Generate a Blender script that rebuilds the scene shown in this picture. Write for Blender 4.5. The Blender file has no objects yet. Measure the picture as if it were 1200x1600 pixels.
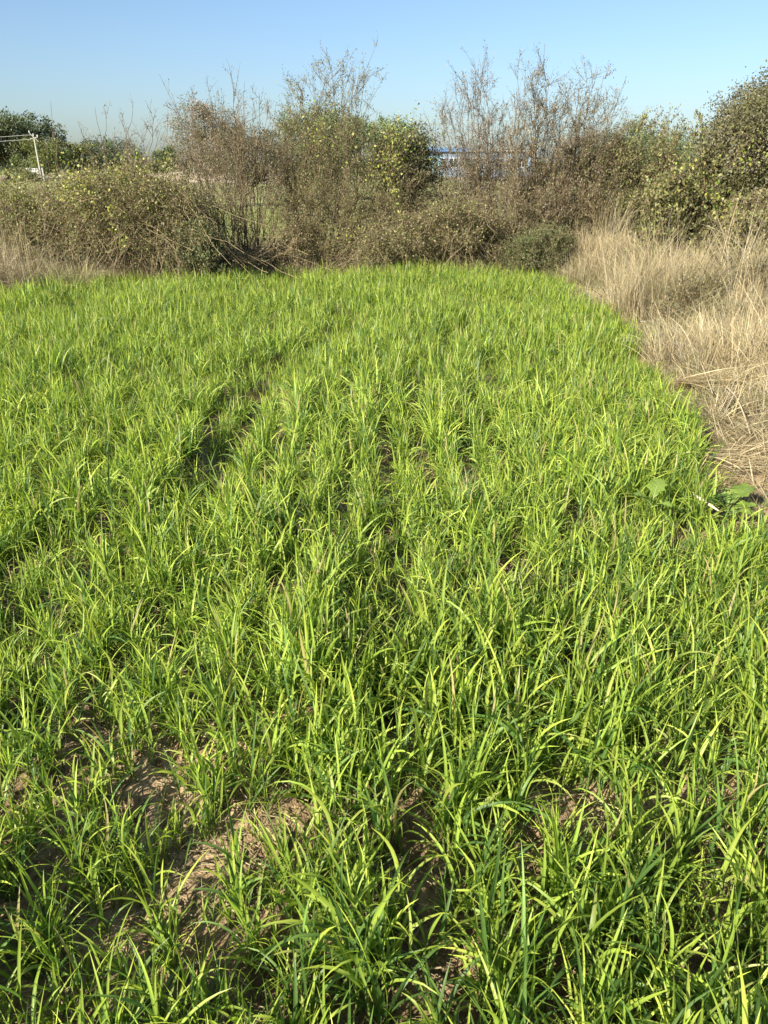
import bpy, math, random
import numpy as np
from mathutils import Vector

R = math.radians
rng = np.random.default_rng(11)
random.seed(5)
S = bpy.context.scene
COL = S.collection

# ------------------------------------------------------------------ camera, sky, sun, exposure
CAM_H, PITCH, FPX = 1.5, R(24.4), 1186.0            # FPX: focal length in pixels of the 1200x1600 photograph
cam_d = bpy.data.cameras.new('camera')
cam_d.sensor_fit = 'VERTICAL'; cam_d.sensor_height = 36.0; cam_d.lens = 36.0 * FPX / 1600.0
cam_d.clip_start = 0.05; cam_d.clip_end = 6000
cam = bpy.data.objects.new('camera', cam_d); COL.objects.link(cam)
cam.location = (0, 0, CAM_H); cam.rotation_euler = (R(90) - PITCH, 0, 0)
S.camera = cam

SUN_EL, SUN_AZ = R(29), R(-139)                      # azimuth measured from +Y (view direction), clockwise
sun_vec = Vector((math.sin(SUN_AZ) * math.cos(SUN_EL), math.cos(SUN_AZ) * math.cos(SUN_EL), math.sin(SUN_EL)))
W = bpy.data.worlds.new('World'); S.world = W; W.use_nodes = True
wn = W.node_tree.nodes; wn.clear()
wo = wn.new('ShaderNodeOutputWorld'); bg = wn.new('ShaderNodeBackground'); sk = wn.new('ShaderNodeTexSky')
sk.sky_type = 'NISHITA'; sk.sun_disc = False; sk.sun_elevation = SUN_EL; sk.sun_rotation = SUN_AZ
sk.air_density = 0.95; sk.dust_density = 1.35; sk.ozone_density = 4.0; sk.altitude = 0
bg.inputs['Strength'].default_value = 0.078
W.node_tree.links.new(sk.outputs[0], bg.inputs[0]); W.node_tree.links.new(bg.outputs[0], wo.inputs[0])
sd = bpy.data.lights.new('sun', 'SUN'); sd.energy = 5.0; sd.angle = R(0.53); sd.color = (1.0, 0.93, 0.80)
so = bpy.data.objects.new('sun', sd); COL.objects.link(so)
so.rotation_euler = sun_vec.to_track_quat('Z', 'Y').to_euler()
S.view_settings.view_transform = 'Standard'; S.view_settings.look = 'None'
S.view_settings.exposure = 1.18; S.view_settings.gamma = 1.0; S.view_settings.use_curve_mapping = False
S.render.engine = 'CYCLES'
S.cycles.max_bounces = 8; S.cycles.transmission_bounces = 4; S.cycles.diffuse_bounces = 4; S.cycles.glossy_bounces = 2

# ------------------------------------------------------------------ helpers
def ray(px, py):
    a, b = (px - 600) / FPX, (800 - py) / FPX
    c, s = math.cos(PITCH), math.sin(PITCH)
    return np.array([a, c + b * s, -s + b * c])
def on_ground(px, py, z=0.0):
    d = ray(px, py); t = (z - CAM_H) / d[2]
    return np.array([d[0] * t, d[1] * t, z])
def at_y(px, py, Y):
    d = ray(px, py); t = Y / d[1]
    return np.array([d[0] * t, Y, CAM_H + d[2] * t])

def tag(o, label=None, cat=None, group=None, kind=None):
    if label: o['label'] = label
    if cat: o['category'] = cat
    if group: o['group'] = group
    if kind: o['kind'] = kind
    return o
def empty(name, loc, label=None, cat=None, group=None):
    o = bpy.data.objects.new(name, None); COL.objects.link(o); o.location = [float(v) for v in loc]
    o.empty_display_size = 0.1
    return tag(o, label, cat, group)

def hash2(ix, iy, seed):
    h = (ix.astype(np.int64) * 374761393 + iy.astype(np.int64) * 668265263 + seed * 974634777) & 0xFFFFFFFF
    h = ((h ^ (h >> 13)) * 1274126177) & 0xFFFFFFFF
    return ((h ^ (h >> 16)) & 0xFFFF) / 65535.0
def vnoise(x, y, seed=0):
    x = np.asarray(x, float); y = np.asarray(y, float)
    ix, iy = np.floor(x), np.floor(y); fx, fy = x - ix, y - iy
    fx = fx * fx * (3 - 2 * fx); fy = fy * fy * (3 - 2 * fy)
    a, b = hash2(ix, iy, seed), hash2(ix + 1, iy, seed); c, d = hash2(ix, iy + 1, seed), hash2(ix + 1, iy + 1, seed)
    return (a + (b - a) * fx) * (1 - fy) + (c + (d - c) * fx) * fy
def fbm(x, y, seed=0, oct=4):
    v, a, t = 0, 0.5, 0
    for k in range(oct):
        v = v + a * vnoise(np.asarray(x) * 2 ** k + 7.3 * k, np.asarray(y) * 2 ** k - 3.1 * k, seed + k); t += a; a *= 0.5
    return v / t
def sstep(a, b, x):
    t = np.clip((np.asarray(x, float) - a) / (b - a), 0, 1); return t * t * (3 - 2 * t)

class Geo:
    """collects vertices, faces (quads / tris), a per-vertex colour and a material slot per face"""
    def __init__(self):
        self.v, self.f, self.c, self.m, self.n = [], [], [], [], 0
    def add(self, v, f, c=None, m=0):
        v = np.asarray(v, np.float32).reshape(-1, 3); f = np.asarray(f, np.int64)
        self.v.append(v); self.f.append(f + self.n); self.n += len(v)
        if c is None: c = np.full((len(v), 3), 0.5)
        c = np.asarray(c, np.float32)
        if c.ndim == 1: c = np.tile(c, (len(v), 1))
        self.c.append(c); self.m.append(np.full(len(f), m, np.int32))
    def mesh(self, name, mats, smooth=True):
        me = bpy.data.meshes.new(name)
        v = np.concatenate(self.v)
        loops = np.concatenate([f.ravel() for f in self.f]).astype(np.int32)
        tot = np.concatenate([np.full(len(f), f.shape[1], np.int32) for f in self.f])
        st = np.concatenate([[0], np.cumsum(tot)[:-1]]).astype(np.int32)
        me.vertices.add(len(v)); me.vertices.foreach_set('co', v.ravel())
        me.loops.add(len(loops)); me.loops.foreach_set('vertex_index', loops)
        me.polygons.add(len(tot)); me.polygons.foreach_set('loop_start', st); me.polygons.foreach_set('loop_total', tot)
        me.polygons.foreach_set('material_index', np.concatenate(self.m))
        me.polygons.foreach_set('use_smooth', np.full(len(tot), smooth))
        at = me.color_attributes.new('tint', 'FLOAT_COLOR', 'POINT')
        c = np.concatenate(self.c); at.data.foreach_set('color', np.concatenate([c, np.ones((len(c), 1), np.float32)], 1).astype(np.float32).ravel())
        for m in (mats if isinstance(mats, (list, tuple)) else [mats]): me.materials.append(m)
        me.update(calc_edges=True)
        return me
    def obj(self, name, mats, parent=None, loc=None, smooth=True):
        o = bpy.data.objects.new(name, self.mesh(name, mats, smooth)); COL.objects.link(o)
        if loc is not None: o.location = [float(q) for q in loc]
        if parent is not None: o.parent = parent
        return o

def norm(a):
    return a / np.maximum(np.linalg.norm(a, axis=-1, keepdims=True), 1e-9)
def tubes(P, Rd, sides=3):
    """P (N,K,3), Rd (N,K) -> verts, quads"""
    N, K = P.shape[:2]
    T = norm(np.gradient(P, axis=1))
    ref = np.where(np.abs(T[..., 2:3]) > 0.9, np.array([1.0, 0, 0]), np.array([0, 0, 1.0]))
    U = norm(np.cross(T, ref)); V = np.cross(T, U)
    a = np.arange(sides) * 2 * math.pi / sides
    v = P[:, :, None] + Rd[:, :, None, None] * (np.cos(a)[:, None] * U[:, :, None] + np.sin(a)[:, None] * V[:, :, None])
    base = (np.arange(N)[:, None, None] * K + np.arange(K - 1)[None, :, None]) * sides
    i = np.arange(sides)[None, None]; j = (i + 1) % sides
    f = np.stack(np.broadcast_arrays(base + i, base + j, base + sides + j, base + sides + i), -1).reshape(-1, 4)
    return v.reshape(-1, 3), f
def leaves_at(P, length, width, dirs=None, droop=0.0, fold=0.25):
    """diamond shaped folded leaves at points P (N,3): 4 vertices, 2 triangles each"""
    N = len(P)
    d = rng.normal(size=(N, 3)) if dirs is None else dirs + rng.normal(size=(N, 3)) * 0.55
    d[:, 2] -= droop; d = norm(d)
    s = norm(np.cross(d, rng.normal(size=(N, 3))))
    nrm = np.cross(d, s)
    L = (length * rng.uniform(0.6, 1.3, N))[:, None]; Wd = (width * rng.uniform(0.6, 1.3, N))[:, None]
    v = np.stack([P, P + d * L * 0.45 + s * Wd * 0.5 + nrm * Wd * fold, P + d * L, P + d * L * 0.45 - s * Wd * 0.5 + nrm * Wd * fold], 1)
    b = np.arange(N)[:, None] * 4
    f = np.concatenate([b + np.array([0, 1, 2]), b + np.array([0, 2, 3])], 0)
    return v.reshape(-1, 3), f
def tints(n, per, cols, jit=0.15):
    """n pieces of per vertices each, each piece picks one of cols"""
    cols = np.asarray(cols, float); k = rng.integers(0, len(cols), n)
    c = cols[k] * rng.uniform(1 - jit, 1 + jit, (n, 1)) * rng.uniform(1 - jit * .3, 1 + jit * .3, (n, 3))
    return np.repeat(c, per, 0)

# ------------------------------------------------------------------ materials
def new_mat(name):
    m = bpy.data.materials.new(name); m.use_nodes = True
    nt = m.node_tree; nt.nodes.clear()
    return m, nt, nt.nodes.new, nt.links.new
def leaf_mat(name, transl=0.35, rough=0.5, spec=0.4, tr_gain=(1.4, 1.5, 0.8), use_rand=0.0, gain=1.0):
    """thin leaf: colour from the 'tint' attribute; reflects and lets light through"""
    m, nt, N, L = new_mat(name)
    out = N('ShaderNodeOutputMaterial'); at = N('ShaderNodeAttribute'); at.attribute_name = 'tint'
    src = at.outputs['Color']
    if use_rand or gain != 1.0:
        oi = N('ShaderNodeObjectInfo'); mr = N('ShaderNodeMapRange')
        mr.inputs['To Min'].default_value = gain * (1 - use_rand); mr.inputs['To Max'].default_value = gain * (1 + use_rand)
        L(oi.outputs['Random'], mr.inputs['Value'])
        mx = N('ShaderNodeVectorMath'); mx.operation = 'SCALE'
        L(src, mx.inputs[0]); L(mr.outputs[0], mx.inputs['Scale']); src = mx.outputs[0]
    p = N('ShaderNodeBsdfPrincipled'); p.inputs['Roughness'].default_value = rough; p.inputs['Specular IOR Level'].default_value = spec
    L(src, p.inputs['Base Color'])
    t = N('ShaderNodeBsdfTranslucent'); g = N('ShaderNodeVectorMath'); g.operation = 'MULTIPLY'; g.inputs[1].default_value = tr_gain
    L(src, g.inputs[0]); L(g.outputs[0], t.inputs['Color'])
    mix = N('ShaderNodeMixShader'); mix.inputs[0].default_value = transl
    L(p.outputs[0], mix.inputs[1]); L(t.outputs[0], mix.inputs[2]); L(mix.outputs[0], out.inputs['Surface'])
    return m
def solid_mat(name, rough=0.8, spec=0.3, bump=0.0, bscale=60.0, col=None, vary=0.25, vscale=8.0):
    m, nt, N, L = new_mat(name)
    out = N('ShaderNodeOutputMaterial'); p = N('ShaderNodeBsdfPrincipled')
    p.inputs['Roughness'].default_value = rough; p.inputs['Specular IOR Level'].default_value = spec
    geo = N('ShaderNodeNewGeometry'); nz = N('ShaderNodeTexNoise'); nz.inputs['Scale'].default_value = vscale; nz.inputs['Detail'].default_value = 6
    L(geo.outputs['Position'], nz.inputs['Vector'])
    mr = N('ShaderNodeMapRange'); mr.inputs['From Min'].default_value = .3; mr.inputs['From Max'].default_value = .7
    mr.inputs['To Min'].default_value = 1 - vary; mr.inputs['To Max'].default_value = 1 + vary
    L(nz.outputs['Fac'], mr.inputs['Value'])
    sc = N('ShaderNodeVectorMath'); sc.operation = 'SCALE'; L(mr.outputs[0], sc.inputs['Scale'])
    if col is None:
        at = N('ShaderNodeAttribute'); at.attribute_name = 'tint'; L(at.outputs['Color'], sc.inputs[0])
    else: sc.inputs[0].default_value = col
    L(sc.outputs[0], p.inputs['Base Color'])
    if bump:
        n2 = N('ShaderNodeTexNoise'); n2.inputs['Scale'].default_value = bscale; n2.inputs['Detail'].default_value = 8
        L(geo.outputs['Position'], n2.inputs['Vector'])
        bp = N('ShaderNodeBump'); bp.inputs['Strength'].default_value = bump; bp.inputs['Distance'].default_value = 0.01
        L(n2.outputs['Fac'], bp.inputs['Height']); L(bp.outputs[0], p.inputs['Normal'])
    L(p.outputs[0], out.inputs['Surface'])
    return m

M_WHEAT = leaf_mat('wheat_leaf', 0.38, 0.46, 0.38, (1.55, 1.6, 0.85), 0.18)
M_STRAW = leaf_mat('dry_straw', 0.22, 0.6, 0.3, (1.1, 1.0, 0.9), 0.12)
M_LEAF = leaf_mat('shrub_leaf', 0.30, 0.55, 0.3, (1.3, 1.3, 0.8))
M_VINE = leaf_mat('vine_leaf', 0.40, 0.45, 0.4, (1.4, 1.4, 0.8))
M_TREE = leaf_mat('tree_leaf', 0.22, 0.55, 0.3, (1.3, 1.3, 0.8))
M_BARK = solid_mat('bark', 0.9, 0.15, 0.4, 90, vary=.2, vscale=20)
M_SOIL = solid_mat('soil', 0.95, 0.12, 1.0, 110, vary=.42, vscale=38)
M_PLASTER = solid_mat('plaster', 0.85, 0.2, 0.1, 20, col=(.17, .22, .28), vary=.12, vscale=1.2)
M_BLUE = solid_mat('blue_sheet_metal', 0.45, 0.4, col=(.09, .17, .30), vary=.1, vscale=1)
M_TEAL = solid_mat('pale_blue_paint', 0.6, 0.3, col=(.22, .45, .55), vary=.1, vscale=1)
M_DARK = solid_mat('dark_glass', 0.2, 0.5, col=(.03, .035, .04), vary=.05)
M_CONC = solid_mat('concrete', 0.85, 0.2, 0.2, 30, col=(.36, .34, .29), vary=.12, vscale=3)
M_WHITE = solid_mat('white_paint', 0.35, 0.5, col=(.55, .55, .53), vary=.04)
M_WIRE = solid_mat('aluminium_wire', 0.4, 0.6, col=(.42, .42, .40), vary=.05)
M_RUBBER = solid_mat('rubber', 0.8, 0.3, col=(.03, .03, .03), vary=.1)
M_BRICK = solid_mat('pinkish_bank', 0.9, 0.2, 0.3, 10, col=(.30, .245, .175), vary=.25, vscale=.6)

# ------------------------------------------------------------------ lie of the land
def edge_x(y):        # right-hand edge of the crop
    return np.interp(y, [0, 1.5, 2.6, 3.0, 3.5, 4.0, 5.0, 7.3, 9.0, 10.2, 11, 11.8, 14], [2.1, 1.8, 1.66, 1.50, 1.55, 1.74, 1.94, 2.26, 2.44, 2.36, 2.05, 1.6, 1.6]) + 0.10 * (fbm(np.asarray(y) * 1.3, 0 * np.asarray(y), 91, 3) - .5)
def far_y(x):         # far edge of the crop
    return np.interp(x, [-7, -5, -3.6, -2.4, 1.5, 2.4, 3], [9.6, 10.1, 10.9, 11.6, 11.8, 11.3, 10]) + 0.25 * (fbm(np.asarray(x) * 1.1, 0 * np.asarray(x), 17, 3) - .5)
FURROW = np.array([on_ground(318, 800)[:2], on_ground(372, 690)[:2], on_ground(425, 585)[:2], on_ground(560, 520)[:2], on_ground(440, 440)[:2]])
FURROW2 = np.array([on_ground(640, 740)[:2], on_ground(640, 640)[:2], on_ground(700, 560)[:2], on_ground(735, 520)[:2]])
FURROW3 = np.array([on_ground(350, 460, .15)[:2], on_ground(425, 440, .15)[:2]])
def dist_poly(x, y, P):
    d = np.full(np.shape(x), 1e9)
    for a, b in zip(P[:-1], P[1:]):
        ab = b - a; t = np.clip(((x - a[0]) * ab[0] + (y - a[1]) * ab[1]) / (ab @ ab), 0, 1)
        d = np.minimum(d, np.hypot(x - a[0] - t * ab[0], y - a[1] - t * ab[1]))
    return d
def bund(x, y):       # grassy bank to the right and a low one under the hedge
    e = edge_x(y)
    b = 0.30 * sstep(0.1, 1.6, x - e) * (y < 60) + 0.25 * sstep(1.5, 4, x - e)
    return b * (1 - sstep(13, 20, y)) + 0.10 * sstep(0, .8, y - far_y(x)) * (1 - sstep(12.5, 16, y))
def ground_z(x, y):
    x = np.asarray(x, float); y = np.asarray(y, float)
    near = 1 - sstep(14, 40, y)
    z = (fbm(x * 0.7, y * 0.7, 3, 3) - .5) * 0.10 * near
    z = z + bund(x, y)
    z = z - 0.08 * np.exp(-(dist_poly(x, y, FURROW) / .16) ** 2) - 0.04 * np.exp(-(dist_poly(x, y, FURROW2) / .14) ** 2)
    return z
def soil_relief(x, y):
    k = 1 - sstep(3.8, 5.5, y)
    n1 = fbm(x * 5, y * 5, 21, 3); n2 = fbm(x * 17, y * 17, 33, 4)
    lump = np.abs(n2 - .5) * 3.2
    return k * ((n1 - .5) * 0.10 + (0.5 - lump) * 0.036 + (fbm(x * 48, y * 48, 55, 2) - .5) * 0.016)

def spaced(a, b, fine, hi, lo, grow=1.13):
    out = list(np.arange(a, b, fine)); s = fine
    while out[-1] < hi: s *= grow; out.append(out[-1] + s)
    s = fine; pre = []
    p = a
    while p > lo: s *= grow; p -= s; pre.append(p)
    return np.array(pre[::-1] + out)
gx = spaced(-2.0, 2.0, 0.016, 3000, -3000); gy = spaced(0.55, 3.7, 0.016, 3200, -200)
X, Y = np.meshgrid(gx, gy)
Z = ground_z(X, Y) + soil_relief(X, Y)
nx, ny = len(gx), len(gy)
idx = np.arange(nx * ny).reshape(ny, nx)
F = np.stack([idx[:-1, :-1], idx[:-1, 1:], idx[1:, 1:], idx[1:, :-1]], -1).reshape(-1, 4)
soil_a, soil_b = np.array([.165, .112, .060]), np.array([.36, .26, .15])
n = fbm(X * 3, Y * 3, 71, 4)[..., None]
C = soil_a + (soil_b - soil_a) * np.clip((n - .3) * 2.2, 0, 1)
straw_c = np.array([.24, .18, .10]) * (0.8 + .4 * fbm(X * 4, Y * 4, 72, 3)[..., None])
w = (sstep(-.05, .35, X - edge_x(Y)) * (Y < 16))[..., None]; C = C * (1 - w) + straw_c * w
w = (sstep(0, .4, Y - far_y(X)) * (Y < 500))[..., None]; C = C * (1 - w) + np.array([.15, .12, .065]) * w
green = np.array([.24, .245, .095]) * (0.75 + .5 * fbm(X * .25, Y * .25, 73, 4)[..., None])
w = sstep(14.5, 16, Y)[..., None]; C = C * (1 - w) + green * w
w = (sstep(95, 102, Y) * (1 - sstep(150, 170, Y)))[..., None] * .8; C = C * (1 - w) + np.array([.24, .19, .13]) * w
G = Geo(); G.add(np.stack([X, Y, Z], -1).reshape(-1, 3), F, C.reshape(-1, 3))
tag(G.obj('ground', M_SOIL), kind='structure')

# ------------------------------------------------------------------ wheat
def blade_geo(G, base, az, length, width, th0, bend, twist, nseg, col, tipcol, folded=True, m=0):
    """arching grass blades; all arrays of length N"""
    N = len(az); K = nseg + 1
    s = np.linspace(0, 1, K)[None]
    th = th0[:, None] + bend[:, None] * s ** 1.6
    ds = (length / nseg)[:, None]
    az2 = az[:, None] + twist[:, None] * 0.25 * s
    step = np.stack([np.sin(th) * np.cos(az2), np.sin(th) * np.sin(az2), np.cos(th)], -1) * ds[..., None]
    P = np.concatenate([np.zeros((N, 1, 3)), np.cumsum((step[:, :-1] + step[:, 1:]) / 2, 1)], 1) + base[:, None]
    T = norm(step)
    side = np.stack([-np.sin(az2), np.cos(az2), np.zeros_like(az2)], -1)
    nr = np.cross(side, T)
    tw = (twist[:, None] * s)[..., None]
    sd_ = side * np.cos(tw) + nr * np.sin(tw); nr_ = np.cross(T, sd_)
    w = (width[:, None] * np.clip(0.45 + 3.2 * s, 0, 1) * (1 - s ** 2.6) + 0.0004)[..., None] * 0.5
    c = (col[:, None] * (1 - s[..., None] ** 2) + tipcol[:, None] * s[..., None] ** 2)
    if folded:
        V = np.stack([P - sd_ * w + nr_ * w * .35, P, P + sd_ * w + nr_ * w * .35], 2); q = 3
    else:
        V = np.stack([P - sd_ * w, P + sd_ * w], 2); q = 2
    b = (np.arange(N)[:, None] * K + np.arange(nseg)[None]).reshape(-1, 1) * q
    fs = [b + np.array([k, k + 1, q + k + 1, q + k]) for k in range(q - 1)]
    cc = np.repeat(c.reshape(-1, 3), q, 0)
    if folded: cc = cc * np.tile(np.array([[.93], [1.18], [.93]]), (len(cc) // 3, 1))      # paler midrib
    G.add(V.reshape(-1, 3), np.concatenate(fs), cc, m)

WH_COLS = np.array([[.200, .295, .048], [.275, .375, .060], [.120, .208, .048], [.340, .420, .080], [.235, .330, .052], [.078, .150, .036]])
def tiller_spec(hs=1.0, arch=1.0, far=False):
    """stem height, foot and leaves of one tiller"""
    h = rng.uniform(.04, .12) * hs
    foot = rng.normal(0, .014, 2); lean = rng.normal(0, .10, 2)
    top = np.array([foot[0] + lean[0] * h * 1.5, foot[1] + lean[1] * h * 1.5, h])
    nl = rng.integers(3, 5); a0 = rng.uniform(0, 6.28); L = []
    for k in range(nl):
        t = (k + 1) / nl
        p = np.array([foot[0], foot[1], 0]) * (1 - t) + top * t
        last = k == nl - 1
        L.append(dict(base=p, az=a0 + math.pi * k + rng.normal(0, .45), length=rng.uniform(.09, .215) * hs * (1.0 if not last else .95),
                      width=rng.uniform(.0045, .0098), th0=(rng.uniform(.02, .25) if last else rng.uniform(.15, .55)),
                      bend=(rng.uniform(.1, .8) if last else rng.uniform(.5, 2.0)) * arch, twist=rng.normal(0, 1.15)))
    return np.array([foot[0], foot[1], -.02]), top, L
def leaves_to_geo(G, Ls, nseg, folded, wmul=1.0):
    g = lambda k: np.array([l[k] for l in Ls])
    n_ = len(Ls); k = rng.integers(0, len(WH_COLS), n_)
    c = WH_COLS[k] * rng.uniform(.75, 1.2, (n_, 1)); tip = c * np.array([1.3, 1.15, .9]); dead = rng.uniform(size=n_) < .010; c[dead] = (.33, .29, .11); tip[dead] = (.36, .30, .13); dt = rng.uniform(size=n_) < .045; tip[dt] = (.38, .36, .12)
    blade_geo(G, g('base'), g('az'), g('length'), g('width') * wmul, g('th0'), g('bend'), g('twist'), nseg, c, tip, folded)
def stem_geo(G, foot, top):
    s = np.linspace(0, 1, 4)[:, None]
    P = (foot * (1 - s) + top * s)[None]
    v, f = tubes(P, np.array([[.0032, .003, .0026, .0016]]), 4)
    G.add(v, f, np.array([.20, .27, .07]))

hidden = bpy.data.collections.new('wheat_variants')
specs = []
for k in range(14):                              # fourteen different plants of several tillers each
    specs.append([tiller_spec(rng.uniform(.9, 1.12), rng.uniform(.65, 1.4)) for _ in range(rng.integers(2, 6))])
tiller_meshes = []                               # [(stem mesh, [blade meshes])]
NEARV = 14
for k, sp in enumerate(specs):
    G = Geo(); rec = []
    for foot, top, Ls in sp:
        leaves_to_geo(G, Ls, 7, True); stem_geo(G, foot, top)
        g1 = Geo(); stem_geo(g1, foot, top); sm = g1.mesh('tiller', M_WHEAT); bl = []
        for l in Ls:
            g2 = Geo(); leaves_to_geo(g2, [l], 7, True); bl.append(g2.mesh('blade', M_WHEAT))
        rec.append((sm, bl))
    tiller_meshes.append(rec)
    o = bpy.data.objects.new('wheat_variant_%02d' % k, G.mesh('wheat_variant', M_WHEAT)); hidden.objects.link(o)
for k in range(10):                              # lighter tufts for the middle and far field
    G = Geo(); Ls = []
    for _ in range(5):
        foot, top, L_ = tiller_spec(rng.uniform(.85, 1.15), .72); off = np.array([*rng.normal(0, .034, 2), 0])
        for l in L_: l['base'] = l['base'] + off
        Ls += L_
    leaves_to_geo(G, Ls, 4, False, 1.0)
    o = bpy.data.objects.new('wheat_variant_%02d' % (NEARV + k), G.mesh('wheat_variant', M_WHEAT)); hidden.objects.link(o)

BARE = [(170, 1200, 50, 28), (300, 1180, 45, 35), (430, 1335, 115, 45), (560, 1370, 90, 40), (890, 1300, 95, 75), (840, 1370, 70, 45), (1070, 1530, 75, 60), (430, 950, 45, 28),
        (60, 1250, 30, 30), (270, 1440, 80, 45), (660, 1440, 80, 40), (230, 1275, 65, 35), (480, 870, 40, 20), (700, 1520, 60, 35), (1180, 1370, 50, 60), (560, 1190, 40, 25)]
def proj(x, y, z=0.0):
    c, s = math.cos(PITCH), math.sin(PITCH)
    dep = y * c - (z - CAM_H) * s; up = y * s + (z - CAM_H) * c
    return 600 + FPX * x / dep, 800 - FPX * up / dep
bare_w = []
for px, py, rx, ry in BARE:
    p = on_ground(px, py); q = on_ground(px + rx, py); u = on_ground(px, py - ry)
    bare_w.append((p[0], p[1], (q[0] - p[0]) * .95, (u[1] - p[1]) * 1.0))
def bareness(x, y):
    b = np.zeros(np.shape(x))
    for cx, cy, rx, ry in bare_w:
        b = np.maximum(b, 1 - sstep(.55, 1.15, np.hypot((x - cx) / rx, (y - cy) / ry) + (fbm(x * 9, y * 9, 5, 2) - .5) * .6))
    return b
WEED = on_ground(1135, 800, .10)
def wheat_points():
    out = []
    for (y0, y1, dens) in ((0.35, 2.2, 450), (2.2, 3.6, 440), (3.6, 5.2, 350), (5.2, 12.5, 205)):
        x0, x1 = -(y1 * .62 + .9), min(y1 * .62 + .9, 3.2)
        n_ = int((y1 - y0) * (x1 - x0) * dens)
        x = rng.uniform(x0, x1, n_); y = rng.uniform(y0, y1, n_)
        # sown in rows that run away from the camera, a little blurred
        a = R(1.5); u = x * math.cos(a) + y * math.sin(a); v_ = -x * math.sin(a) + y * math.cos(a)
        row = np.round(u / .21) * .21; u = row + (u - row) * np.where(v_ < 3.0, .85, .52) + rng.normal(0, .018, n_) + .07 * (fbm(v_ * .8, row * 3, 44, 2) - .5)
        x = u * math.cos(a) - v_ * math.sin(a); y = u * math.sin(a) + v_ * math.cos(a)
        keep = rng.uniform(size=n_)
        d = 0.18 + 1.35 * fbm(x * 2.3, y * 1.4, 41, 3) + np.where(y < 2.2, .22, 0)
        d = d * (1 - 0.80 * bareness(x, y))
        fd = np.minimum(dist_poly(x, y, FURROW), dist_poly(x, y, FURROW2)); d = d * (1 - .65 * np.exp(-(fd / .085) ** 2)) * (1 - .8 * np.exp(-(dist_poly(x, y, FURROW3) / .2) ** 2))
        d = d * np.where(y < 2.0, .86, 1.0) * (np.hypot(x - WEED[0], y - WEED[1]) > .13)
        ok = (keep < d) & (x < edge_x(y)) & (y < far_y(x))
        out.append(np.stack([x[ok], y[ok]], 1))
    return np.concatenate(out)
WP = wheat_points()
wx, wy = WP[:, 0], WP[:, 1]
wz = ground_z(wx, wy) + soil_relief(wx, wy)
scl = (0.86 + .60 * (fbm(wx * .9, wy * .9, 61, 3) - .38) + .60 * (fbm(wx * 3.4, wy * 2.0, 63, 2) - .5)) * rng.uniform(.78, 1.18, len(WP))
scl *= np.where(bareness(wx, wy) > .3, .8, 1) * (1 - .28 * np.exp(-(dist_poly(wx, wy, FURROW) / .11) ** 2)) * (1 - .25 * np.exp(-(dist_poly(wx, wy, FURROW2) / .09) ** 2))
scl *= 1 + .30 * np.exp(-((wx - .25) ** 2 + (wy - 2.1) ** 2) / .12)       # the taller bunch in the middle of the near field
tilt = rng.normal(0, .12, (len(WP), 2)); tilt[:, 0] += .05
rot = np.stack([tilt[:, 0], tilt[:, 1], rng.uniform(0, 6.283, len(WP))], 1)
depth = np.hypot(wx, wy)
px_, py_ = proj(wx, wy, .1)
inview = (px_ > -40) & (px_ < 1240) & (py_ < 1680) & (wy > .3)
order = np.argsort(np.where(inview, depth, 1e9))
NEAR_PARTS, NEAR_ALL = 120, 296
near = order[:NEAR_ALL]
def side_of(x, y):
    b = bare_w[NAMED.index(where(x, y))]; u, v = (x - b[0]) / b[2], (y - b[1]) / b[3]
    return 'within' if math.hypot(u, v) < .8 else (('right of' if u > 0 else 'left of') if abs(u) > abs(v) else ('behind' if v > 0 else 'in front of'))
def rootpos(i): return (float(wx[i]), float(wy[i]), float(wz[i]) - .004)
NAMED = ['bare soil patch above the lower left corner', 'narrow bare soil left of the middle', 'long bare soil strip left of the bottom middle', 'bare soil just left of the bottom middle', 'large bare clay patch at the lower right',
         'foot of the large bare clay patch', 'bare soil in the bottom right corner', 'thin gap in the left half of the wheat', 'small bare spot at the left edge', 'bare hollow near the bottom left', 'bare hollow at the bottom middle',
         'bare slope in the left foreground', 'small gap near the middle of the wheat', 'bare soil at the very bottom', 'bare soil at the right edge', 'small bare spot under the tall middle bunch']
def where(x, y): return NAMED[int(np.argmin([math.hypot((x - b[0]), (y - b[1])) - .5 * (b[2] + b[3]) for b in bare_w]))]
for r_, i in enumerate(near):
    k = int(rng.integers(0, NEARV))
    if r_ < NEAR_PARTS:
        t = empty('wheat_plant', rootpos(i))
        for sm, bl in tiller_meshes[k]:
            s_ = bpy.data.objects.new('tiller', sm); COL.objects.link(s_); s_.parent = t
            for b_ in bl:
                q = bpy.data.objects.new('blade', b_); COL.objects.link(q); q.parent = s_
    else:
        t = bpy.data.objects.new('wheat_plant', hidden.objects['wheat_variant_%02d' % k].data); COL.objects.link(t); t.location = rootpos(i)
    t.rotation_euler = rot[i]; t.scale = (float(scl[i]),) * 3
    w_, sd_w = where(wx[i], wy[i]), side_of(wx[i], wy[i]); tag(t, 'green wheat plant ' + sd_w + ' the ' + w_, 'wheat plant', 'wheat plants ' + sd_w + ' the ' + w_)
rest = np.ones(len(WP), bool); rest[near] = False

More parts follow.
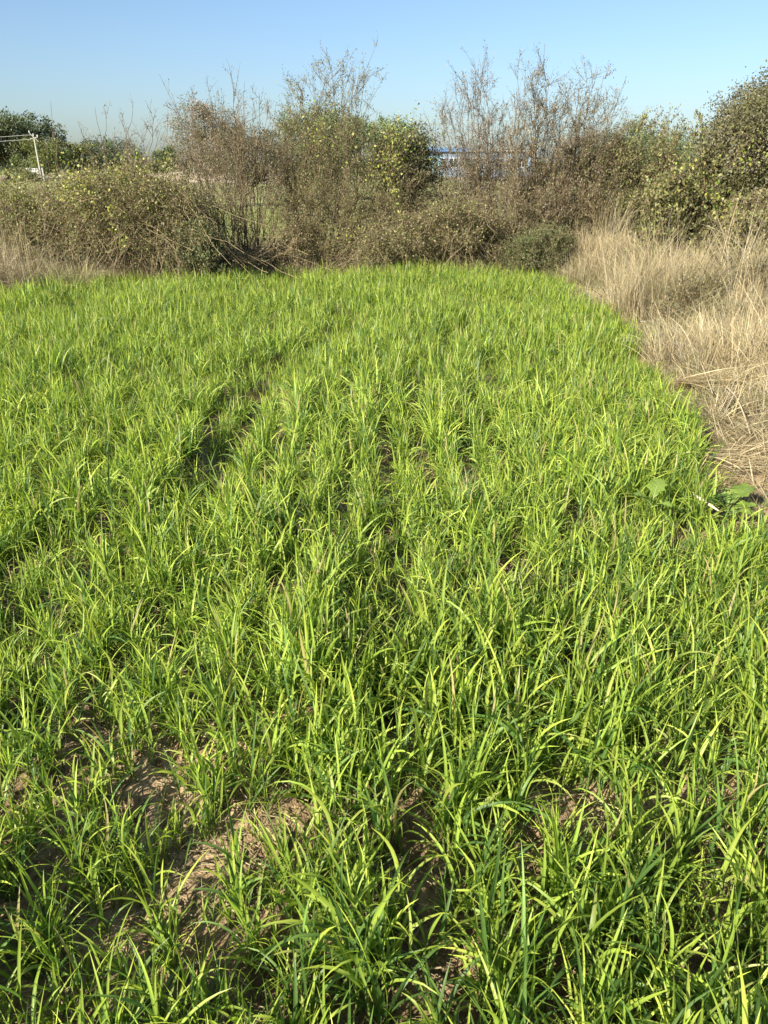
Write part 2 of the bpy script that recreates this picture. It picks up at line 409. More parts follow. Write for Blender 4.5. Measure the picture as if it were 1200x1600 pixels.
def instancer(name, pts, rots, scls, ids, coll, label=None, cat=None):
    """one stuff object: a cloud of points, geometry nodes put one of coll's objects on each"""
    me = bpy.data.meshes.new(name); n_ = len(pts)
    me.vertices.add(n_); me.vertices.foreach_set('co', np.asarray(pts, np.float32).ravel())
    for nm, ty, arr in (('rot', 'FLOAT_VECTOR', rots), ('scl', 'FLOAT', scls), ('pick', 'INT', ids)):
        a = me.attributes.new(nm, ty, 'POINT')
        a.data.foreach_set('vector' if ty == 'FLOAT_VECTOR' else 'value', np.asarray(arr, np.int32 if ty == 'INT' else np.float32).ravel())
    o = bpy.data.objects.new(name, me); COL.objects.link(o)
    ng = bpy.data.node_groups.new(name + '_nodes', 'GeometryNodeTree')
    ng.interface.new_socket('Geometry', in_out='INPUT', socket_type='NodeSocketGeometry')
    ng.interface.new_socket('Geometry', in_out='OUTPUT', socket_type='NodeSocketGeometry')
    N, L = ng.nodes.new, ng.links.new
    gi, go = N('NodeGroupInput'), N('NodeGroupOutput')
    m2p = N('GeometryNodeMeshToPoints'); ins = N('GeometryNodeInstanceOnPoints'); ci = N('GeometryNodeCollectionInfo')
    ci.inputs['Collection'].default_value = coll; ci.inputs['Separate Children'].default_value = True; ci.inputs['Reset Children'].default_value = True
    def attr(nm, ty):
        a = N('GeometryNodeInputNamedAttribute'); a.data_type = ty; a.inputs['Name'].default_value = nm; return a.outputs['Attribute']
    e2r = N('FunctionNodeEulerToRotation')
    L(gi.outputs[0], m2p.inputs[0]); L(m2p.outputs[0], ins.inputs['Points']); L(ci.outputs[0], ins.inputs['Instance'])
    ins.inputs['Pick Instance'].default_value = True
    L(attr('pick', 'INT'), ins.inputs['Instance Index']); L(attr('rot', 'FLOAT_VECTOR'), e2r.inputs[0]); L(e2r.outputs[0], ins.inputs['Rotation'])
    L(attr('scl', 'FLOAT'), ins.inputs['Scale']); L(ins.outputs[0], go.inputs[0])
    md = o.modifiers.new('scatter', 'NODES'); md.node_group = ng
    return tag(o, label, cat, kind='stuff')
ids = np.where(wy < 5.2, rng.integers(0, NEARV, len(WP)), NEARV + rng.integers(0, 10, len(WP)))
instancer('wheat_crop', np.stack([wx, wy, wz - .004], 1)[rest], rot[rest], scl[rest], ids[rest], hidden,
          'dense bright green young wheat filling the whole field', 'wheat')
print('wheat points', len(WP), 'near', len(near), 'farthest individual', depth[near].max())

# ------------------------------------------------------------------ soil clods
def clod_mesh(seed, r=1.0):
    q = np.random.default_rng(seed)
    n1, n2 = 10, 7; v = []; 
    for a in range(1, n2):
        for b in range(n1):
            th, ph = math.pi * a / n2, 2 * math.pi * b / n1
            v.append((math.sin(th) * math.cos(ph), math.sin(th) * math.sin(ph), math.cos(th)))
    v = np.array(v + [(0, 0, 1), (0, 0, -1)])
    v *= (1 + .28 * q.normal(size=(len(v), 1))).clip(.6, 1.4); v *= np.array([1, q.uniform(.6, .9), q.uniform(.45, .7)])
    f4 = [[(a * n1 + b), (a + 1) * n1 + b, (a + 1) * n1 + (b + 1) % n1, a * n1 + (b + 1) % n1] for a in range(n2 - 2) for b in range(n1)]
    f3 = [[len(v) - 2, b, (b + 1) % n1] for b in range(n1)] + [[len(v) - 1, (n2 - 2) * n1 + (b + 1) % n1, (n2 - 2) * n1 + b] for b in range(n1)]
    G = Geo(); G.add(v * r, f4, np.array([.23, .16, .09]) * q.uniform(.85, 1.15)); G.add(v * r, f3, np.array([.23, .16, .09]))
    G = Geo(); c = np.array([.23, .16, .09]) * q.uniform(.85, 1.2)
    G.add(v * r, f4, c); G.n = 0; G.add(np.zeros((0, 3)), np.array(f3), np.zeros((0, 3)))
    return G.mesh('soil_clod', M_SOIL, smooth=False)
clods = bpy.data.collections.new('clod_variants')
cm = [clod_mesh(100 + k) for k in range(8)]
for k, m_ in enumerate(cm):
    o = bpy.data.objects.new('clod_%02d' % k, m_); clods.objects.link(o)
cx = rng.uniform(-2.2, 2.2, 26000); cy = rng.uniform(.6, 4.2, 26000)
ok = rng.uniform(size=26000) < .35 + .65 * bareness(cx, cy); cx, cy = cx[ok], cy[ok]
sz = .003 + .012 * rng.uniform(size=len(cx)) ** 4
cz = ground_z(cx, cy) + soil_relief(cx, cy)
cr = rng.uniform(0, 6.28, (len(cx), 3)) * np.array([.1, .1, 1])
instancer('soil_crumbs', np.stack([cx, cy, cz + sz * .1], 1), cr, sz, rng.integers(0, 8, len(cx)), clods, 'loose crumbs of pale brown soil between the plants', 'soil')
bitc = bpy.data.collections.new('litter_variants')
for k in range(4):
    G = Geo(); dry_bits = 5
    for _ in range(dry_bits):
        a = rng.uniform(0, 6.28); L_ = rng.uniform(.02, .07); c0 = np.array([*rng.normal(0, .03, 2), rng.uniform(.004, .012)]); dv = np.array([math.cos(a), math.sin(a), rng.uniform(-.1, .2)]) * L_
        P = np.stack([c0, c0 + dv * .5 + rng.normal(0, .003, 3), c0 + dv]); v, f = tubes(P[None], np.full((1, 3), rng.uniform(.0008, .0018)), 3); G.add(v, f, np.array([.42, .34, .20]) * rng.uniform(.5, 1.2))
    o = bpy.data.objects.new('litter_%02d' % k, G.mesh('litter', M_STRAW)); bitc.objects.link(o)
lx = rng.uniform(-2.2, 2.2, 4200); ly = rng.uniform(.6, 4.2, 4200)
instancer('straw_litter', np.stack([lx, ly, ground_z(lx, ly) + soil_relief(lx, ly)], 1), np.stack([0 * lx, 0 * lx, rng.uniform(0, 6.28, len(lx))], 1), rng.uniform(.7, 1.4, len(lx)), rng.integers(0, 4, len(lx)), bitc, 'broken bits of dry straw on the soil between the plants', 'straw')
n_c = 0
for cx0, cy0, rx, ry in bare_w:
    for _ in range(5):
        a, q = rng.uniform(0, 6.28), math.sqrt(rng.uniform(0, 1)) * .9
        x, y = cx0 + rx * q * math.cos(a), cy0 + ry * q * math.sin(a); s_ = rng.uniform(.016, .034)
        o = bpy.data.objects.new('soil_clod', cm[n_c % 8]); COL.objects.link(o)
        o.location = (x, y, float(ground_z(x, y) + soil_relief(np.array(x), np.array(y))) + s_ * .15); o.scale = (s_,) * 3; o.rotation_euler = (rng.uniform(-.3, .3), rng.uniform(-.3, .3), rng.uniform(0, 6))
        tag(o, 'lump of dry soil, ' + NAMED[n_c // 5], 'soil clod', 'soil clods, ' + NAMED[n_c // 5]); n_c += 1

# ------------------------------------------------------------------ dry grass
ST_COLS = np.array([[.46, .375, .21], [.58, .49, .30], [.35, .275, .15], [.53, .45, .275], [.20, .155, .085], [.31, .29, .14], [.38, .34, .25]])
def dry_tuft(G, n_, hmin, hmax, th_lo, th_hi, bend_hi, spread, width=.003, cols=ST_COLS, nseg=5, origin=(0, 0, 0), az_mean=None, az_sd=9.0):
    a = rng.uniform(0, 6.283, n_) if az_mean is None else rng.normal(az_mean, az_sd, n_)
    r_ = np.sqrt(rng.uniform(0, 1, n_)) * spread; a2 = rng.uniform(0, 6.283, n_)
    base = np.stack([r_ * np.cos(a2), r_ * np.sin(a2), rng.uniform(-.02, .04, n_)], 1) + np.asarray(origin)
    hk = np.ones(n_); lean_k = np.zeros(n_)
    if n_ > 200:
        m_ = n_ // 28; q = rng.integers(0, m_, n_); cen = base[rng.integers(0, n_, m_)]; base = cen[q] + rng.normal(0, .035, (n_, 3)) * [1, 1, .3]
        ta = rng.uniform(0, 6.283, m_) if az_mean is None else rng.normal(az_mean, .35, m_); a = ta[q] + rng.normal(0, .8 if az_mean is None else .25, n_); hk = rng.uniform(.45, 1.1, m_)[q]; lean_k = np.abs(rng.normal(0, .28, m_))[q]
    c = cols[rng.integers(0, len(cols), n_)] * rng.uniform(.8, 1.15, (n_, 1))
    blade_geo(G, base, a, rng.uniform(hmin, hmax, n_) * hk, width * rng.uniform(.6, 1.5, n_), rng.uniform(th_lo, th_hi, n_) * .8 + lean_k, rng.normal(bend_hi * .45, bend_hi * .55, n_), rng.normal(0, 1, n_), nseg, c, c * 1.05, False)
strawc = bpy.data.collections.new('straw_variants')
for k in range(8):
    G = Geo()
    if k < 5: dry_tuft(G, 60, .06, .30, .6, 1.62, 1.2, .11, .0026)
    elif k < 7: dry_tuft(G, 56, .12, .48, .1, 1.2, 1.4, .08, .0026)
    else: dry_tuft(G, 40, .05, .16, .2, 1.2, .9, .08, .004, cols=np.array([[.12, .155, .045], [.17, .175, .07], [.24, .21, .11]]))
    o = bpy.data.objects.new('straw_%02d' % k, G.mesh('straw', M_STRAW)); strawc.objects.link(o)
def scatter_straw():
    n_ = 15000
    x = rng.uniform(1.6, 8.5, n_); y = rng.uniform(1.5, 13.5, n_)
    e = edge_x(y); dens = sstep(-.02, .30, x - e) * (x < 8.5)
    far = sstep(0, .5, y - far_y(x)); dens = np.maximum(dens, far)
    ok = (rng.uniform(size=n_) < dens * (.25 + 1.2 * sstep(.38, .60, fbm(x * 2.2, y * 1.6, 87, 3))))
    x, y = x[ok], y[ok]; e = e[ok]
    k = rng.integers(0, 5, len(x))
    stand = (fbm(x * .8, y * .8, 88, 3) > .50) & (x - e > .6); k = np.where(stand & (rng.uniform(size=len(x)) < .5), rng.integers(5, 7, len(x)), k)
    gr = ((fbm(x * 1.5, y * 1.5, 89, 3) > .50) | (x - e < .2)) & (rng.uniform(size=len(x)) < .6); k = np.where(gr, 7, k)
    s_ = rng.uniform(.7, 1.25, len(x)) * np.where(x - e < .3, .7, 1)
    # litter along the foot of the hedge
    n2 = 6500; x2 = rng.uniform(-7.5, 3.5, n2); y2 = far_y(x2) + rng.uniform(-.1, 3.2, n2)
    x = np.r_[x, x2]; y = np.r_[y, y2]; k = np.r_[k, rng.choice([0, 1, 2, 5, 7, 7], n2)]; s_ = np.r_[s_, rng.uniform(.6, 1.1, n2)]
    return x, y, k, s_
x, y, k, s_ = scatter_straw()
instancer('dry_grass', np.stack([x, y, ground_z(x, y) - .005], 1), np.stack([rng.normal(0, .15, len(x)), rng.normal(0, .15, len(x)), rng.uniform(0, 6.283, len(x))], 1), s_, k, strawc,
          'matted straw-coloured dry grass on the bank beside the wheat', 'dry grass')

def dry_clump(px, py, H, rad, n_, label, name='dry_grass_clump', cols=ST_COLS, lean=(.0, .55), bend=.9, width=.0032, az=None, zoff=0.0):
    p = on_ground(px, py, zoff); p[2] = float(ground_z(p[0], p[1]))
    G = Geo(); dry_tuft(G, n_, H * .45, H * 1.08, lean[0], lean[1], bend, rad, width, cols, 6, az_mean=az, az_sd=.9)
    return tag(G.obj(name, M_STRAW, loc=p), label, 'dry grass clump', 'clumps of dry grass around the field')
dry_clump(1022, 472, 1.15, .40, 1700, 'tall standing clump of straw-coloured dry grass on the bank', lean=(0, .62), bend=.7, zoff=.25)
dry_clump(1100, 505, .60, .40, 650, 'golden dry grass clump on the bank in front of the yellow vine', lean=(.1, .7), zoff=.4)
dry_clump(1190, 520, .72, .40, 700, 'golden dry grass clump at the right edge, upper of two', lean=(.1, .8), zoff=.4)
dry_clump(1215, 600, .38, .35, 450, 'golden dry grass clump at the right edge, lower of two', lean=(.3, 1.1), zoff=.3)
dry_clump(950, 452, .42, .36, 700, 'low sprawling dry grass clump left of the tall standing clump', lean=(.2, .9), zoff=.2)
dry_clump(1090, 455, .80, .35, 520, 'thin greenish dry grass clump right of the tall standing clump', lean=(0, .9), cols=ST_COLS * np.array([.7, .78, .7]), zoff=.4)
dry_clump(1185, 440, 1.15, .40, 650, 'tall dry grass clump in front of the leafy tree at the right', lean=(0, .8), zoff=.5)
dry_clump(945, 424, 1.05, .25, 160, 'arching dry grass clump leaning over beside the dark shrub', lean=(.1, .6), bend=1.1, az=.2, zoff=.1)
dry_clump(822, 426, .62, .40, 700, 'dull green and straw grass clump at the far corner of the wheat', cols=np.array([[.2, .22, .09], [.34, .29, .16], [.42, .35, .2]]), lean=(.1, .9), zoff=.1)
dry_clump(760, 427, .55, .35, 450, 'short straw clump under the tall feathery shrub', lean=(.1, .9), zoff=.1)
dry_clump(10, 458, 1.12, .50, 2400, 'drooping brown dry grass clump at the left edge of the photo', lean=(.1, .9), bend=1.8, zoff=.05, cols=ST_COLS * .85)
dry_clump(108, 454, .68, .34, 1300, 'smaller pale dry grass clump just right of the brown drooping one', lean=(.3, 1.1), bend=1.5, zoff=.05, cols=ST_COLS * np.array([.9, 1.0, .8]))
dry_clump(372, 424, .34, .34, 600, 'pale yellow-green grass clump at the foot of the bare fan shrub', lean=(.1, .9), bend=.9, zoff=.05, cols=np.array([[.26, .28, .10], [.36, .34, .15], [.42, .37, .20]]))
dry_clump(300, 430, .30, .30, 420, 'brown and green grass clump at the foot of the big bramble mound', lean=(.1, 1.0), bend=.9, zoff=.05, cols=np.array([[.18, .21, .08], [.32, .27, .15], [.24, .20, .11]]))
dry_clump(170, 445, .32, .30, 400, 'low dry grass tuft at the foot of the left bramble', lean=(.4, 1.2), bend=1.0, zoff=.05, cols=ST_COLS * .8)
dry_clump(1170, 640, .42, .25, 700, 'flattened pale dry grass clump on the bank beside the wheat', lean=(.8, 1.4), bend=.5, zoff=.2)
dry_clump(1120, 545, .42, .30, 600, 'sprawling dry grass clump farther up the bank', lean=(.6, 1.4), bend=.6, zoff=.2)
dry_clump(1110, 570, .75, .22, 330, 'flattened sheaf of long pale stalks pointing down the bank', lean=(1.2, 1.5), bend=.25, zoff=.2, az=-.8, width=.0045, cols=ST_COLS[:4] * 1.15)
dry_clump(1150, 690, .60, .20, 300, 'flattened sheaf of pale stalks nearest the wheat edge', lean=(1.2, 1.5), bend=.25, zoff=.15, az=-.5, width=.004, cols=ST_COLS[:4] * 1.1)
dry_clump(985, 505, .30, .30, 500, 'low brown matted clump at the wheat edge below the tall standing clump', lean=(.4, 1.4), bend=.9, zoff=.15, cols=ST_COLS * np.array([.75, .72, .62]))
dry_clump(1060, 520, .26, .30, 420, 'low greenish matted clump on the bank beside the long stalks', lean=(.3, 1.3), bend=.9, zoff=.2, cols=np.array([[.15, .17, .065], [.22, .21, .10], [.30, .26, .14]]))
# long loose stalks lying on the bank
for (ax, ay, bx, by, lab) in ((1065, 482, 1120, 580, 'long pale dry stalk lying on the bank, upper of two'), (1140, 560, 1180, 640, 'long pale dry stalk lying on the bank, lower of two')):
    a, b = on_ground(ax, ay, .34), on_ground(bx, by, .28)
    for q in (a, b): q[2] = float(ground_z(q[0], q[1])) + .12
    s = np.linspace(0, 1, 9)[:, None]; P = a + (b - a) * s; P[:, 2] += .05 * np.sin(s[:, 0] * math.pi)
    v, f = tubes(P[None], np.linspace(.006, .003, 9)[None], 5); G = Geo(); G.add(v - a, f, np.array([.66, .55, .36]))
    tag(G.obj('dry_stalk', M_STRAW, loc=a), lab, 'dry stalk', 'dry stalks lying on the bank')

# ------------------------------------------------------------------ shrubs of the hedge
BR = np.array([.135, .105, .062])
def bez(a, c, b, K):
    s = np.linspace(0, 1, K)[None, :, None]
    return a[:, None] * (1 - s) ** 2 + c[:, None] * 2 * s * (1 - s) + b[:, None] * s ** 2
def side_twigs(P, n_, lmin, lmax, lo=.3, spread=.55, up=.25, K=5, curve=.15):
    """n_ twigs from each polyline of P (N,Kp,3)"""
    N, Kp = P.shape[:2]
    s = rng.uniform(lo, .99, (N, n_)); i = np.clip((s * (Kp - 1)).astype(int), 0, Kp - 2); f = (s * (Kp - 1) - i)[..., None]
    ar = np.arange(N)[:, None]
    A = P[ar, i] * (1 - f) + P[ar, i + 1] * f; T = norm(P[ar, i + 1] - P[ar, i])
    D = norm(T + rng.normal(0, spread, (N, n_, 3)) + np.array([0, 0, up]))
    Ln = rng.uniform(lmin, lmax, (N, n_, 1)) * (1.25 - s[..., None] * .75)
    A = A.reshape(-1, 3); D = D.reshape(-1, 3); Ln = Ln.reshape(-1, 1)
    t = np.linspace(0, 1, K)[None, :, None]
    bendv = rng.normal(0, curve, (len(A), 1, 3)); bendv[..., 2] += up * .3
    return A[:, None] + (D[:, None] * t + bendv * t ** 2) * Ln[:, None]
def shrub(name, label, cat, base, tips, Yc, prof=None, n_fill=14, n_tw=14, n_sub=4, tw=(.25, .7), sub=(.08, .25), leaf=(.03, .011), leaves_per=5,
          leaf_cols=((.20, .16, .11),), bark=BR, spread=.5, depth_j=.35, r0=.009, fan=.5, group='shrubs of the hedge beyond the wheat', low=.35, up=.25, leaf_lo=0.0, py_foot=400):
    """multi-stemmed shrub: every main stem a part with its own twigs; tips given where they stand in the photograph"""
    bz = float(ground_z(at_y((base[0] + base[1]) / 2, 400, Yc)[0], Yc))
    root = at_y((base[0] + base[1]) / 2, 400, Yc); root[2] = bz
    T = [(px, py, 1.0) for px, py in tips]
    if prof is not None:
        pp = np.array(prof, float)
        for _ in range(n_fill):
            px = rng.uniform(pp[0, 0], pp[-1, 0]); top = np.interp(px, pp[:, 0], pp[:, 1])
            T.append((px, top + (py_foot - top) * rng.uniform(0, low), .9))
    tx = np.array([t[0] for t in T]); lo_, hi_ = tx.min(), max(tx.max(), tx.min() + 1)
    t_ = empty(name, root, label, cat, group)
    allP = []
    for px, py, w_ in T:
        dy = rng.uniform(-depth_j, depth_j)
        tip = at_y(px, py, Yc + dy)
        fx = np.clip(.5 + ((px - lo_) / (hi_ - lo_) - .5) * .8 + rng.normal(0, .22), 0, 1)
        b = at_y(base[0] + (base[1] - base[0]) * fx, 400, Yc + dy * .35); b[2] = float(ground_z(b[0], b[1])) - .03
        c = b * .5 + tip * .5; c[0] = b[0] + (tip[0] - b[0]) * (fan * .6 + .1); c[2] = b[2] + (tip[2] - b[2]) * .55
        c += rng.normal(0, .10, 3)
        P = bez(b[None], c[None], tip[None], 12) - root
        P[:, 1:-1] += rng.normal(0, .02, (1, 10, 3))
        H = np.linalg.norm(tip - b)
        rr = np.linspace(r0 * (.6 + .25 * H), .0022, 12)[None]
        G = Geo(); v, f = tubes(P, rr, 5); G.add(v, f, bark * rng.uniform(.8, 1.25))
        P2 = side_twigs(P, n_tw, tw[0] * H * .60, tw[1] * H * .60, lo=.15, spread=spread * 1.15, up=up, K=6)
        v, f = tubes(P2, np.linspace(.0036, .0014, 6)[None].repeat(len(P2), 0), 3); G.add(v, f, bark * rng.uniform(.9, 1.3))
        P3 = side_twigs(P2, n_sub, sub[0], sub[1], lo=.15, spread=spread * 1.1, up=up * .8, K=4)
        v, f = tubes(P3, np.linspace(.0022, .0011, 4)[None].repeat(len(P3), 0), 3); G.add(v, f, np.repeat(bark[None] * 1.15, len(v), 0))
        G.obj('stem', M_BARK, t_)
        allP += [P3.reshape(-1, 3)[:: 1], P2[:, 2:].reshape(-1, 3), P[:, 8:].reshape(-1, 3)]
    A = np.concatenate(allP)
    if leaf_lo: A = A[A[:, 2] > leaf_lo + rng.uniform(-.15, .15, len(A))]
    n_l = int(len(A) * leaves_per / 5 * 1.35)
    A = A[rng.integers(0, len(A), n_l)] + rng.normal(0, .018, (n_l, 3))
    v, f = leaves_at(A, leaf[0], leaf[1], dirs=np.tile([0, 0, .6], (n_l, 1)))
    G = Geo(); G.add(v, f, tints(n_l, 4, leaf_cols, .25)); tag(G.obj('leaves', M_LEAF, t_), kind='stuff')
    return t_

GREY = [(.29, .25, .20), (.20, .17, .14), (.36, .31, .26), (.14, .115, .09)]
BROWN = [(.235, .19, .11), (.15, .125, .07), (.34, .28, .17), (.17, .165, .07), (.22, .195, .095), (.20, .155, .09)]
OLIVE = [(.17, .185, .07), (.11, .12, .045), (.23, .23, .095), (.24, .20, .10), (.29, .31, .095)]
DKGRN = [(.075, .085, .035), (.11, .12, .045), (.16, .155, .065), (.19, .155, .08), (.14, .11, .06)]
# thin wands that rise out of the left bramble
shrub('bare_shrub', 'sparse wand-like twigs rising above the bramble at the left', 'shrub', (110, 250),
      [(148, 168), (165, 172), (185, 180), (208, 165), (232, 195), (240, 183), (122, 190), (200, 200), (225, 215), (250, 205), (180, 205), (262, 190)], 12.2, n_tw=9, n_sub=2, tw=(.10, .3), leaves_per=2, leaf_cols=GREY, spread=.4,
      prof=[(60, 285), (150, 240), (210, 215), (290, 275)], n_fill=14, leaf=(.03, .010))
shrub('bare_shrub', 'lone thin wand standing against the sky above the left trees', 'shrub', (88, 96), [(79, 158), (84, 200), (74, 215)], 12.6, n_tw=8, n_sub=1, tw=(.06, .16), leaves_per=1.5, leaf_cols=GREY, spread=.3, leaf=(.03, .010))
# the see-through fan shrub
shrub('bare_shrub', 'wide see-through fan of bare stems left of the tall middle shrub', 'shrub', (335, 425),
      [(268, 145), (282, 190), (275, 230), (300, 165), (330, 150), (360, 112), (382, 128), (395, 155), (420, 165), (428, 185), (405, 150), (438, 190), (345, 175), (372, 150), (290, 260), (285, 310), (295, 350), (450, 215)], 12.0,
      prof=[(272, 235), (310, 190), (345, 180), (390, 190), (455, 235)], n_fill=26, n_tw=12, n_sub=4, leaves_per=2.6, low=.2, leaf_cols=GREY + BROWN, tw=(.15, .5), leaf_lo=.9)
# olive shrub in the middle
shrub('leafy_shrub', 'tall olive and brown shrub with two feathery plumes bending right', 'shrub', (440, 560),
      [(518, 104), (512, 112), (568, 110), (562, 114), (553, 122), (540, 135), (472, 137), (468, 150), (490, 140), (535, 150), (500, 160), (575, 160), (590, 175), (455, 175), (605, 205), (450, 200)], 12.3,
      prof=[(440, 215), (470, 170), (540, 165), (600, 200), (660, 225)], n_fill=44, n_tw=13, n_sub=5, leaves_per=4, leaf_cols=OLIVE + BROWN, leaf=(.032, .012), low=.55, fan=.9, up=.15)
shrub('leafy_shrub', 'low tangled brown shrub filling the foot of the middle hedge', 'shrub', (470, 690),
      [], 11.9, prof=[(440, 290), (520, 265), (600, 280), (700, 290)], n_fill=60, n_tw=10, n_sub=5, leaves_per=4.5, leaf_cols=BROWN + OLIVE, spread=.8, low=.7)
# tall feathery shrub
shrub('feathery_shrub', 'tallest grey feathery shrub with one wand reaching highest into the sky', 'shrub', (800, 870),
      [(851, 68), (845, 85), (832, 110), (808, 118), (812, 150), (820, 130), (858, 128), (870, 150), (800, 180), (885, 150), (840, 150), (865, 170), (826, 165), (795, 205)], 12.0,
      prof=[(790, 200), (830, 160), (870, 170), (900, 190)], n_fill=24, n_tw=15, n_sub=5, leaves_per=3.2, leaf_cols=GREY + BROWN, leaf=(.036, .011), tw=(.14, .48), up=.30, spread=.58, fan=.5)
shrub('feathery_shrub', 'grey feathery shrub in front of the long blue roofed building', 'shrub', (700, 790),
      [(737, 108), (722, 120), (757, 96), (763, 120), (712, 150), (730, 145), (748, 140), (700, 165), (690, 170), (775, 165), (680, 185), (672, 200), (740, 175), (760, 160), (718, 190)], 12.4,
      prof=[(668, 215), (710, 180), (760, 170), (800, 210)], n_fill=24, n_tw=14, n_sub=4, leaves_per=3.0, leaf_cols=GREY, leaf=(.036, .011), tw=(.14, .46), up=.30, spread=.58, fan=.5)
shrub('feathery_shrub', 'grey feathery shrub whose stems fan out to the right over the dark hedge', 'shrub', (815, 865),
      [(892, 140), (918, 120), (930, 128), (943, 118), (935, 150), (968, 145), (960, 160), (970, 180), (966, 210), (905, 150), (950, 190), (940, 170), (920, 165), (958, 225), (972, 200)], 12.2,
      prof=[(870, 200), (910, 165), (950, 180), (975, 215)], n_fill=26, n_tw=15, n_sub=5, leaves_per=3.2, leaf_cols=GREY + BROWN, leaf=(.036, .011), tw=(.14, .48), up=.12, spread=.50, fan=1.0)
shrub('leafy_shrub', 'brown twiggy undergrowth at the foot of the feathery shrubs', 'shrub', (690, 930), [], 11.9,
      prof=[(680, 315), (760, 300), (850, 285), (950, 280)], n_fill=60, n_tw=10, n_sub=5, leaves_per=4.5, leaf_cols=BROWN + [(.30, .24, .14)], spread=.75, low=.75, bark=BR * 1.3)
# dark olive shrubs toward the right
shrub('leafy_shrub', 'dense dark olive shrub between the feathery shrub and the right-hand tree', 'shrub', (930, 1060),
      [(1000, 200), (985, 208), (1025, 198), (1045, 202), (1055, 212), (970, 218), (1060, 218)], 12.3, prof=[(915, 245), (960, 240), (1010, 236), (1080, 245)], n_fill=46, n_tw=14, n_sub=6, leaves_per=6, leaf_cols=OLIVE + BROWN[:2], leaf=(.042, .02), low=.6, spread=.7)
shrub('leafy_shrub', 'dark green leafy shrub below the right-hand tree, behind the standing dry grass', 'shrub', (1020, 1160), [(1105, 212), (1095, 222)], 10.6,
      prof=[(1020, 295), (1060, 268), (1110, 250), (1190, 262)], n_fill=46, n_tw=13, n_sub=6, leaves_per=7, leaf_cols=DKGRN + OLIVE, leaf=(.05, .028), low=.6, spread=.8)
shrub('leafy_shrub', 'brown dry shrub at the far right above the dry grass', 'shrub', (1130, 1290), [], 9.6,
      prof=[(1120, 330), (1160, 300), (1220, 290), (1300, 300)], n_fill=36, n_tw=12, n_sub=6, leaves_per=5, leaf_cols=BROWN + OLIVE, leaf=(.04, .02), low=.6, spread=.8, bark=BR * 1.4)
# green low weeds by the corner of the crop
shrub('green_weed', 'dull green bushy weed at the far right corner of the wheat', 'weed', (800, 880), [], 11.4, prof=[(790, 380), (840, 362), (900, 368)], n_fill=30, n_tw=10, n_sub=4, leaves_per=6,
      leaf_cols=[(.15, .18, .07), (.20, .21, .09), (.12, .15, .06)], leaf=(.03, .012), spread=.8, group='low weeds around the crop')
shrub('green_weed', 'grey-green low weed on the bank right of the dry grass', 'weed', (1040, 1190), [], 7.6, prof=[(1070, 450), (1110, 425), (1180, 410), (1220, 415)], n_fill=16, n_tw=8, n_sub=4, leaves_per=4,
      leaf_cols=[(.17, .17, .09), (.22, .20, .11), (.26, .22, .12)], leaf=(.028, .014), spread=.9, r0=.004, group='low weeds around the crop', tw=(.3, .9), sub=(.05, .15))
shrub('green_weed', 'dark green leafy weed at the foot of the big bramble mound', 'weed', (275, 335), [], 10.9, prof=[(270, 365), (305, 345), (345, 372)], n_fill=24, n_tw=9, n_sub=4, leaves_per=6,
      leaf_cols=[(.13, .17, .065), (.18, .20, .09), (.24, .22, .12)], leaf=(.04, .016), spread=.8, group='low weeds around the crop')
for px_, py_, lb, cl in ((1100, 478, 'small dark leafy weed on the bank with a reddish dry leaf', [(.12, .14, .055), (.18, .17, .08), (.28, .12, .08)]), (1175, 505, 'grey-green straggly weed at the right edge of the bank', [(.20, .20, .11), (.25, .22, .12)]),):
    q_ = on_ground(px_, py_, .25)
    shrub('green_weed', lb, 'weed', (px_ - 25, px_ + 25), [], q_[1], prof=[(px_ - 40, py_ - 22), (px_, py_ - 34), (px_ + 40, py_ - 20)], n_fill=12, n_tw=7, n_sub=4, leaves_per=5,
          leaf_cols=cl, leaf=(.022, .011), spread=.9, group='low weeds around the crop', r0=.002, tw=(.5, 1.1), sub=(.03, .10), depth_j=.12, low=.0, py_foot=py_)
